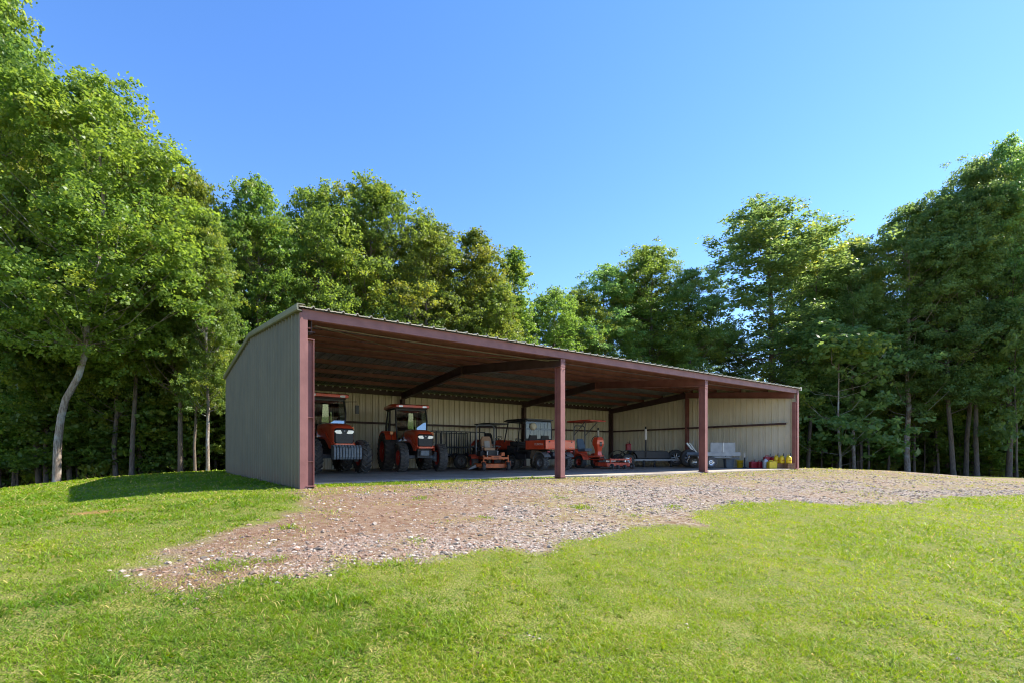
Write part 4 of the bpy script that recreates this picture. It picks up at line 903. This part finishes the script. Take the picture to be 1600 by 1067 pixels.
# ---------------- buckets, cans and jugs along the right wall ----------------
def bucket(name, m, r, h, loc, label, cat, group=None):
    root = empty(name, loc, 0, label, cat, group); b = MB()
    b.lathe([(0, 0), (r * .85, 0), (r, h), (r * 1.06, h), (r * 1.06, h - .03), (r * .96, h - .01), (r * .8, .02)], n=24); b.build('bucket_body', M[m], root)
    hd = MB(); hd.tube([(-r * 1.07, 0, h * .9), (-r * .8, -.06, h * .62), (0, -r * 1.0, h * .5), (r * .8, -.06, h * .62), (r * 1.07, 0, h * .9)], .005, 5); hd.build('handle', M['gal'], root); return root
br = empty('storage_bin', S2W(20.45, 2.75), TH - R(30), 'blue-grey plastic bin beside the yard cart', 'bin')
b = MB(); b.loft([[(x * a * .2, y * a * .15, z) for x, y in ((-1, -1), (1, -1), (1, 1), (-1, 1))] for a, z in ((.86, 0), (1, .38), (1.06, .38), (1.06, .40), (.96, .40), (.82, .03))]); b.build('bin_body', M['bluegrey'], br, bevel=.01)
b = MB(); b.box((0, 0, .41), (.44, .34, .025)); b.build('lid', M['bluegrey'], br, bevel=.01)
yb = bucket('bucket', 'yellow', .155, .36, S2W(20.5, 2.2), 'round yellow bucket between the grey bin and the hand pump', 'bucket')
text('CAUTION', .045, yb, (0, -.152, .2), (R(90), 0, 0), M['text_dark'])
pm = empty('hand_pump', S2W(20.35, 1.88), TH, 'slim silver hand pump standing left of the red fuel cans', 'pump')
b = MB(); b.lathe([(0, 0), (.09, 0), (.09, .05), (.035, .07), (.035, .5), (0, .5)], n=14); b.build('pump_body', M['dark'], pm); b = MB(); b.tube([(0, 0, .4), (0, 0, .72)], .02, 8); b.tube([(-.07, 0, .72), (.07, 0, .72)], .016, 6); b.build('plunger', M['gal'], pm)
b = MB(); b.tube([(.03, 0, .3), (.2, 0, .42), (.24, 0, .52)], .014, 6); b.build('hose', M['gal'], pm)
RG = 'red fuel cans'
fuel_can('fuel_can', 'red_can', .30, .24, .34, S2W(20.62, 1.62), TH - R(28), 'red fuel can on the floor just right of the hand pump', 'fuel can', RG)
fuel_can('fuel_can', 'red_can', .30, .24, .34, S2W(20.78, 1.36), TH - R(24), 'red fuel can on the floor just left of the white jug', 'fuel can', RG)
jg = empty('jug', S2W(20.62, 1.02), TH - R(28), 'milky white plastic jug with a blue cap', 'jug')
b = MB(); b.loft([[(x * .11 * a, y * .09 * a, z) for x, y in ((-1, -.7), (-.7, -1), (.7, -1), (1, -.7), (1, .7), (.7, 1), (-.7, 1), (-1, .7))] for a, z in ((.92, 0), (1, .02), (1, .3), (.75, .38), (.3, .42))]); b.build('jug_body', M['milky'], jg, bevel=.008)
b = MB(); b.lathe([(0, .42), (.03, .42), (.03, .46), (0, .46)], n=12); b.build('cap', M['seat_blue'], jg)
YG = 'yellow fuel cans'
fuel_can('fuel_can', 'yellow', .40, .26, .37, S2W(20.55, .70), TH - R(28), 'square yellow fuel can on the floor right of the white jug', 'fuel can', YG, spout='cap', cap='yellow')
def crate(loc, w, h, label):
    root = empty('wooden_crate', loc, TH - R(28), label, 'crate', 'low wooden crates'); b = MB()
    for z in (.04, .12, .20): 
        if z < h: b.box((0, -.16, z), (w, .02, .065)); b.box((0, .16, z), (w, .02, .065)); b.box((-w / 2, 0, z), (.02, .32, .065)); b.box((w / 2, 0, z), (.02, .32, .065))
    b.box((0, 0, h - .012), (w, .34, .02)); b.build('slats', M['wood'], root); return root
crate(S2W(20.95, .98), .34, .24, 'low wooden crate under the red fuel cans')
crate(S2W(20.95, .56), .42, .24, 'low wooden crate under the two left yellow cans')
crate(S2W(20.98, .14), .34, .24, 'low wooden crate under the rightmost yellow can')
fuel_can('fuel_can', 'red_can', .36, .22, .34, S2W(20.93, 1.08, .24), TH - R(40), 'red fuel can raised on a crate, behind the white jug', 'fuel can', RG)
fuel_can('fuel_can', 'red_can', .26, .22, .30, S2W(20.98, .84, .24), TH - R(20), 'smaller red fuel can touching the leftmost round yellow can', 'fuel can', RG, spout='cap')
for v, w, lb in ((.68, .22, 'round yellow can on a crate, leftmost of the three'), (.43, .23, 'round yellow can on a crate, middle of the three'), (.13, .25, 'round yellow can on a crate beside the corner column')):
    fuel_can('fuel_can', 'yellow', w, w, .36, S2W(20.93, v, .24), TH - R(34), lb, 'fuel can', YG, kind='round', txt='DIESEL')

# ---------------- trees ----------------
def bark_mat(name, stops):
    g = NG(name); mp = g.n('Mapping', {'Vector': g.tc.outputs['Object'], 'Scale': (9., 9., 1.6)})
    a = g.n('TexNoise', {'Vector': mp.outputs[0], 'Scale': 2.2, 'Detail': 7, 'Roughness': .7}).outputs['Fac']; b = g.noise(1.3, 5, .6)
    c = g.ramp(a, [(.36, stops[0]), (.52, stops[1]), (.66, stops[2])]); c = g.mix(g.ramp(b, [(.5, 0.), (.6, .7)]), c, stops[3])
    g.t.links.new(c, g.b.inputs['Base Color']); g.b.inputs['Roughness'].default_value = .95
    bp = g.n('Bump', {'Height': a, 'Strength': .9, 'Distance': .05}); g.t.links.new(bp.outputs[0], g.b.inputs['Normal']); return g.m
M['bark'] = bark_mat('grey_brown_bark', ((0.05, 0.035, 0.025), (0.16, 0.12, 0.09), (0.26, 0.20, 0.155), (0.13, 0.125, 0.10)))
M['bark_pale'] = bark_mat('pale_lichened_bark', ((0.10, 0.07, 0.05), (0.27, 0.21, 0.165), (0.42, 0.36, 0.30), (0.40, 0.41, 0.38)))
M['leaf_a'] = leaf_mat('leaf_fresh', (0.078, 0.145, 0.026), (0.165, 0.225, 0.036), (0.27, 0.28, 0.045), .48, .45, 2.1)
M['leaf_b'] = leaf_mat('leaf_mid', (0.064, 0.13, 0.028), (0.14, 0.205, 0.036), (0.24, 0.26, 0.035), .5, .45, 2.3)
M['leaf_u'] = leaf_mat('leaf_understorey', (0.085, 0.17, 0.03), (0.17, 0.25, 0.04), (0.28, 0.30, 0.05), .5, .45, 2.4)
M['leaf_c'] = leaf_mat('leaf_deep', (0.09, 0.175, 0.055), (0.16, 0.245, 0.062), (0.28, 0.31, 0.05), .5, .42, 2.3)
def shape_w(kind, t):
    if kind == 'round': return np.clip(1 - np.abs(2 * t ** .95 - .96) ** 2.5, .02, 1) ** .55
    if kind == 'tall': return np.clip(1 - np.abs(2 * t - .95) ** 3.2, .02, 1) ** .6 * (1 - .12 * t)
    if kind == 'cone': return np.clip(1.0 - t, 0.04, 1) ** .75 * np.clip(t * 5 + .4, 0, 1)
    return np.clip(np.sin(np.pi * np.clip(t * .9 + .08, 0, 1)) ** .4, .3, 1)
def tree_mesh(seed, H, base, hw, kind, ncl, nleaf, ls, r0, path=None, cx=0.0, crad=1.0, low=0, tubes=True):
    r = np.random.default_rng(seed); rp = random.Random(seed)
    if path is None:
        path = [(0, 0, -.4)]; x = y = 0
        for k in range(1, 9):
            x += rp.uniform(-.16, .16) * H / 18; y += rp.uniform(-.16, .16) * H / 18; path.append((x, y, H * .97 * k / 8))
    path = np.array(path, float)
    def tp(z): return np.array([np.interp(z, path[:, 2], path[:, 0]), np.interp(z, path[:, 2], path[:, 1]), z])
    mb = MB(); K = len(path); zz = path[:, 2]
    rad = [max(.02, r0 * (1 - .93 * max(0, z) / H) ** .9) for z in zz]; rad[0] = r0 * 1.35
    pts = [path[0], path[0] + (path[1] - path[0]) * .25] + list(path[1:]); rad = [rad[0], r0 * 1.02] + rad[1:]
    mb.tube([tuple(p) for p in pts], rad, 12)
    # clumps
    t = r.random(ncl) ** .75 if kind != 'cone' else r.random(ncl); th = r.random(ncl) * 6.283
    wv = hw * shape_w(kind, t) * (1 + .22 * np.sin(th * 2 + seed) * (kind != 'cone') + .12 * np.sin(th * 5 + t * 9))
    rr_ = wv * (.15 + .85 * r.random(ncl) ** .55)
    cz = H * base + (H - H * base) * t * .97
    cxs = np.array([tp(z)[0] for z in cz]) * (1 if cx == 0 else .4) + cx + rr_ * np.cos(th); cys = np.array([tp(z)[1] for z in cz]) + rr_ * np.sin(th)
    cr = crad * (.6 + .6 * r.random(ncl)) * (1 - .2 * t)
    if tubes:
        for i in range(ncl):
            d = math.hypot(cxs[i] - tp(cz[i])[0], cys[i] - tp(cz[i])[1]); z0 = max(H * base * (.95 if kind != 'sap' else .5) * (1.2 if cx else 1), cz[i] - d * rp.uniform(.5, 1.0)); p0 = tp(z0); p1 = np.array([cxs[i], cys[i], cz[i]])
            m_ = p0 * .5 + p1 * .5 + np.array([rp.uniform(-.2, .2), rp.uniform(-.2, .2), -.16 * d]); rb = (.6 if cx else 1) * max(.010, min(.26 * r0 * (1 - z0 / H) ** .6, .016 * d + .01))
            mb.tube([tuple(p0), tuple(m_), tuple(p1)], [rb, rb * .6, .008], 5, caps=False)
    # leaves
    share = cr ** 2; share = share / share.sum(); cnt = np.maximum(8, (share * nleaf).astype(int)); idx = np.repeat(np.arange(ncl), cnt); n = len(idx)
    nsub = 14; sub = r.normal(0, 1, (ncl, nsub, 3)) * np.array([.62, .62, .36]); sub[:, :, 2] -= .22 * (sub[:, :, 0] ** 2 + sub[:, :, 1] ** 2)
    si = r.integers(0, nsub, n); C0 = np.stack([cxs, cys, cz], 1)
    P_ = C0[idx] + (sub[idx, si] + r.normal(0, .17, (n, 3)) * np.array([1, 1, .55])) * cr[idx][:, None]
    outw = (P_ - C0[idx]); outw /= (np.linalg.norm(outw, axis=1, keepdims=True) + 1e-6)
    nr = r.normal(0, .55, (n, 3)) + np.array([0, 0, .75]) + outw * .35; nr /= np.linalg.norm(nr, axis=1, keepdims=True)
    a = np.cross(nr, r.normal(0, 1, (n, 3))); a /= np.linalg.norm(a, axis=1, keepdims=True); b = np.cross(nr, a)
    s = (ls * np.exp(r.normal(0, .25, n)))[:, None]
    co = np.stack([P_ - a * s * .5, P_ + b * s * .40 + a * s * .08 - nr * s * .08, P_ + a * s * .52 - nr * s * .16, P_ - b * s * .40 + a * s * .08 - nr * s * .08], 1)
    tint = np.clip(.5 + .35 * (r.random(ncl)[idx] - .5) * 1.6 + .5 * (r.random(n) - .5), 0, 1); dry = np.where(r.random(ncl)[idx] < .12, .7, 0) * r.random(n)
    me = npmesh('crown', co.reshape(-1, 3), np.arange(n * 4), np.full(n, 4), [M['leaf_a']], False, {'tint': np.repeat(tint, 4), 'dry': np.repeat(dry, 4)})
    tm = bpy.data.meshes.new('trunk'); tm.from_pydata(mb.v, [], mb.f); tm.materials.append(M['bark']); tm.polygons.foreach_set('use_smooth', mb.sm); tm.update()
    return tm, me, H, hw
VAR = {
    'round': [tree_mesh(11, 18, .30, 4.0, 'round', 150, 64000, .135, .21, crad=1.15), tree_mesh(12, 18, .26, 4.0, 'round', 160, 64000, .135, .20, crad=1.1)],
    'tall': [tree_mesh(21, 18, .26, 2.9, 'tall', 135, 52000, .135, .18, crad=1.0), tree_mesh(22, 18, .22, 2.9, 'tall', 135, 52000, .135, .17, crad=1.05), tree_mesh(23, 18, .30, 3.0, 'tall', 120, 48000, .14, .17, crad=1.1)],
    'cone': [tree_mesh(31, 18, .2, 2.6, 'cone', 120, 40000, .125, .17, crad=.8)],
    'sap': [tree_mesh(41, 6, .10, 1.7, 'sap', 34, 7000, .15, .045, crad=.75), tree_mesh(42, 6, .22, 1.6, 'sap', 28, 6000, .15, .05, crad=.75), tree_mesh(43, 6, .05, 2.0, 'sap', 40, 8000, .16, .04, crad=.8)],
}
crook_path = [(0, 0, -.4), (.03, 0, .8), (.06, 0, 1.6), (.14, .05, 2.6), (.32, .05, 3.3), (.80, .1, 4.25), (1.08, .1, 5.2), (1.18, .05, 6.3), (1.30, 0, 7.4), (1.62, .1, 8.9), (1.80, .1, 11), (1.7, 0, 13), (1.5, 0, 15.0)]
VAR['roundf'] = [tree_mesh(13, 27, .26, 5.2, 'round', 105, 76000, .165, .26, crad=1.75), tree_mesh(14, 27, .22, 5.2, 'round', 110, 76000, .165, .26, crad=1.6)]
VAR['tallf'] = [tree_mesh(24, 27, .22, 3.7, 'tall', 92, 50000, .165, .22, crad=1.5), tree_mesh(25, 27, .26, 3.7, 'tall', 90, 50000, .165, .22, crad=1.55)]
VAR['crook'] = [tree_mesh(51, 16, .30, 3.4, 'round', 140, 70000, .118, .145, path=crook_path, cx=.8, crad=1.05)]
mcache = {}
def mesh_with(me, m):
    k = (me.name, m.name)
    if k not in mcache:
        if len(me.materials) and me.materials[0] == m: mcache[k] = me
        else: c = me.copy(); c.materials.clear(); c.materials.append(m); mcache[k] = c
    return mcache[k]
NT = [0]
def plant_tree(name, kind, vi, X, Y, height, halfw, label, leaf='leaf_b', bark='bark', rot=None, group=None, cat='tree', thick=1.0):
    tm, cm, H, hw = VAR[kind][vi % len(VAR[kind])]; NT[0] += 1
    z = float(terr(X, Y)); s = height / H; w = halfw / hw
    root = empty(name, (X, Y, z), rot if rot is not None else (NT[0] * 2.399) % 6.283, label, cat, group)
    ws = max(.7 * s, min(1.7 * s, w))
    t = bpy.data.objects.new('trunk', mesh_with(tm, M[bark])); C.objects.link(t); t.parent = root; t.scale = (ws * thick, ws * thick, s)
    c = bpy.data.objects.new('crown', mesh_with(cm, M[leaf])); C.objects.link(c); c.parent = root; c.scale = (ws, ws, s)
    if thick != 1.0: t.scale = (ws, ws, s)
    return root
def at(px, top, d, hw): X = (px - 800) / F * d; h = (708 - top) / F * d + EYE - float(terr(X, d)); return X, d, h, hw / F * d
edge = [  # px, top row, distance, half width px, kind, variant, leaf, bark, label
 (-15, -40, 19.5, 75, 'tall', 0, 'leaf_b', 'bark', 'tallest dark green tree at the left edge, its top out of the picture'),
 (62, 150, 22.5, 52, 'tall', 1, 'leaf_a', 'bark', 'leafy tree just left of and behind the crooked pale trunk'),
 (205, 195, 22, 62, 'tall', 2, 'leaf_a', 'bark', 'leafy tree behind the right side of the crooked trunk tree'),
 (282, 258, 22.5, 62, 'round', 1, 'leaf_a', 'bark', 'yellow-green tree between the crooked trunk tree and the shed'),
 (325, 330, 21.0, 45, 'tall', 1, 'leaf_b', 'bark_pale', 'slender tree with a pale straight trunk left of the sage wall'),
 (305, 400, 21.6, 35, 'tall', 2, 'leaf_b', 'bark', 'thin dark trunk tree leaning beside the slender pale one'),
 (400, 276, 24, 58, 'tall', 0, 'leaf_b', 'bark', 'upright tree rising behind the left rear corner of the shed'),
 (505, 290, 27.5, 84, 'round', 0, 'leaf_b', 'bark', 'left half of the great rounded crown above the shed'),
 (578, 283, 28.5, 92, 'round', 1, 'leaf_b', 'bark', 'highest rounded tree above the left half of the shed roof'),
 (663, 338, 30, 80, 'round', 0, 'leaf_b', 'bark', 'rounded tree stepping down right of the highest crown'),
 (735, 360, 32, 60, 'tall', 2, 'leaf_a', 'bark', 'light yellow-green tree left of the pointed one'),
 (778, 440, 31, 40, 'round', 1, 'leaf_a', 'bark', 'low bright tree at the foot of the pointed one'),
 (813, 380, 34, 54, 'cone', 0, 'leaf_b', 'bark', 'narrow pointed tree above the middle of the roof'),
 (866, 452, 37, 60, 'round', 0, 'leaf_b', 'bark', 'low tree filling the dip right of the pointed one'),
 (905, 446, 40, 42, 'tall', 1, 'leaf_a', 'bark', 'small yellow-green tree left of the broad dark crown'),
 (950, 412, 42, 68, 'round', 1, 'leaf_c', 'bark', 'left shoulder of the broad dark crown over the second column bay'),
 (1015, 384, 43, 80, 'round', 0, 'leaf_b', 'bark', 'broad domed tree above the middle column bay'),
 (1078, 418, 42, 62, 'round', 1, 'leaf_c', 'bark', 'right shoulder of the broad dark crown over the second column bay'),
 (1215, 308, 44, 92, 'tall', 0, 'leaf_c', 'bark', 'tall dark tree standing above the right end of the shed'),
 (1262, 335, 46, 48, 'tall', 2, 'leaf_c', 'bark', 'right-hand partner of the tall dark tree above the shed end'),
 (1335, 372, 44, 55, 'round', 0, 'leaf_c', 'bark_pale', 'tree with a pale leaning trunk, first right of the shed'),
 (1345, 420, 45, 40, 'tall', 1, 'leaf_c', 'bark', 'brown straight trunk close right of the pale leaning one'),
 (1418, 316, 42, 84, 'round', 1, 'leaf_c', 'bark_pale', 'thick grey trunk with the widest crown right of the shed'),
 (1490, 285, 41, 60, 'tall', 2, 'leaf_c', 'bark', 'left of a close pair of brown trunks at the right'),
 (1509, 262, 42.5, 55, 'tall', 0, 'leaf_c', 'bark', 'right of a close pair of brown trunks at the right'),
 (1527, 250, 41, 66, 'round', 0, 'leaf_c', 'bark', 'sturdy brown trunk just right of the close pair'),
 (1576, 215, 41, 75, 'round', 1, 'leaf_c', 'bark', 'leaning trunk with the highest crown at the right edge'),
 (1640, 195, 42, 80, 'tall', 1, 'leaf_c', 'bark', 'tree cut by the right edge of the picture'),
 (1312, 505, 38, 72, 'sap', 0, 'leaf_c', 'bark_pale', 'low spreading tree with soft foliage beside the shed right corner'),
 (1590, 490, 38, 45, 'sap', 1, 'leaf_c', 'bark', 'low soft-leaved tree at the right edge under the tall crowns'),
]
for px, top, d, hw, kd, vi, lf, bk, lb in edge:
    if px > 900 and kd in ('round', 'tall'): kd += 'f'
    X_, Y_, h_, w_ = at(px, top, d, hw); plant_tree('broadleaf_tree' if kd != 'cone' else 'pointed_tree', kd, vi, X_, Y_, h_, w_, lb, lf, bk)
X_, Y_, h_, w_ = at(88, 122, 19.0, 120)
plant_tree('crooked_tree', 'crook', 0, X_, Y_, 16 * h_ / 16.0, 3.4 * h_ / 16, 'tree with a pale crooked trunk bending right, on the lawn edge', 'leaf_a', 'bark_pale', rot=0)
sky_pts = np.array([(-200, -60), (-60, -40), (0, 30), (60, 120), (95, 110), (150, 150), (215, 180), (255, 225), (270, 265), (330, 270), (350, 300), (400, 285), (445, 320), (470, 310), (520, 298), (570, 290), (620, 320), (665, 345), (740, 370), (780, 405), (812, 395), (850, 465), (900, 460), (915, 430), (960, 410), (1015, 392), (1075, 425), (1115, 475), (1130, 490), (1142, 410), (1170, 340), (1230, 315), (1280, 340), (1300, 380), (1330, 385), (1350, 350), (1410, 322), (1460, 330), (1490, 270), (1560, 245), (1590, 215), (1680, 190), (1900, 190)], float)
def skyline(px, w): return max(np.interp(px + k, sky_pts[:, 0], sky_pts[:, 1]) for k in (-w, -w / 2, 0, w / 2, w))
rf_ = random.Random(5)
def edge_d(px): return float(np.interp(px, [-250, 0, 300, 420, 560, 700, 800, 900, 1000, 1100, 1230, 1420, 1900], [19, 20, 22.5, 24.5, 28.5, 31.5, 34, 38, 42, 42.5, 45, 42, 41]))
for row, (dd, step, drop) in enumerate(((4.5, 84, 22), (10.5, 90, 40))):
    px = -190 + row * 22
    while px < 1800:
        if px > 1180 and row == 1: px += step
        q = px + rf_.uniform(-14, 14); d = edge_d(q) + dd + rf_.uniform(-1, 1); hw = rf_.uniform(42, 58)
        top = skyline(q, hw * .75) + drop * rf_.uniform(.6, 1.8)
        X_, Y_, h_, w_ = at(q, top, d, hw)
        kd = rf_.choice(['tall', 'tall', 'round']) + ('f' if q > 900 else ''); lf = 'leaf_c' if q > 1130 else rf_.choice(['leaf_b', 'leaf_a', 'leaf_b', 'leaf_c'])
        plant_tree('forest_tree', kd, rf_.randrange(3), X_, Y_, h_, max(w_, 2.0), 'leafy forest tree crowded in behind the first row of trees', lf, 'bark', group='forest trees behind the first row')
        px += step
# understorey saplings
for (p0, p1, cnt, da, db) in ((-60, 372, 58, 1.2, 9), (1238, 1760, 70, 1.5, 14), (380, 1230, 40, .5, 4)):
    for k in range(cnt):
        q = p0 + (p1 - p0) * (k + rf_.random()) / cnt; d = edge_d(q) + da + (db - da) * rf_.random() ** 1.1
        X_ = (q - 800) / F * d; h_ = rf_.uniform(2.6, 7.5) * (1.25 if q > 1200 else 1.0)
        plant_tree('sapling', 'sap', rf_.randrange(3), X_, d, h_, rf_.uniform(1.2, 2.2) * (1.2 if q > 1200 else 1), 'leafy sapling in the dark undergrowth between the trunks', rf_.choice(['leaf_a', 'leaf_a', 'leaf_u']), 'bark', group='saplings in the undergrowth', cat='sapling')
# thin dark trunks inside the wood
for (p0, p1, cnt) in ((-20, 360, 16), (1250, 1640, 22)):
    for k in range(cnt):
        q = p0 + (p1 - p0) * (k + rf_.random()) / cnt; d = edge_d(q) + rf_.uniform(1.0, 6); X_ = (q - 800) / F * d; h_ = rf_.uniform(9, 13) * (1.3 if q > 1200 else 1)
        plant_tree('thin_tree', 'tall', rf_.randrange(3), X_, d, h_, rf_.uniform(1.4, 1.9), 'thin young tree among the trunks of the wood', 'leaf_b', 'bark', group='thin young trees inside the wood')
# the far wood, one mass of foliage
def far_wood():
    r = np.random.default_rng(77); n = 150000; q = -260 + 2100 * r.random(n); d = np.array([edge_d(v) for v in np.linspace(-260, 1840, 200)]); d = np.interp(q, np.linspace(-260, 1840, 200), d) + 15 + 7 * r.random(n)
    X = (q - 800) / F * d; Y = d; cell = vnoise(X, Y, 1.8, 31)
    top = 7 + 6 * vnoise(X, Y, 3.0, 32); Zz = terr(X, Y) + top * r.random(n) ** .9
    P_ = np.stack([X, Y, Zz], 1); nr = r.normal(0, .6, (n, 3)) + np.array([0, 0, .6]); nr /= np.linalg.norm(nr, axis=1, keepdims=True)
    a = np.cross(nr, r.normal(0, 1, (n, 3))); a /= np.linalg.norm(a, axis=1, keepdims=True); b = np.cross(nr, a); s = .42
    co = np.stack([P_ - a * s * .5, P_ + b * s * .4, P_ + a * s * .5, P_ - b * s * .4], 1)
    me = npmesh('far_wood', co.reshape(-1, 3), np.arange(n * 4), np.full(n, 4), [M['leaf_u']], False, {'tint': np.repeat(cell, 4), 'dry': np.zeros(n * 4)})
    o = bpy.data.objects.new('far_wood', me); C.objects.link(o); tag(o, 'dense far wood behind the rows of trees', 'wood', kind='stuff')
far_wood()
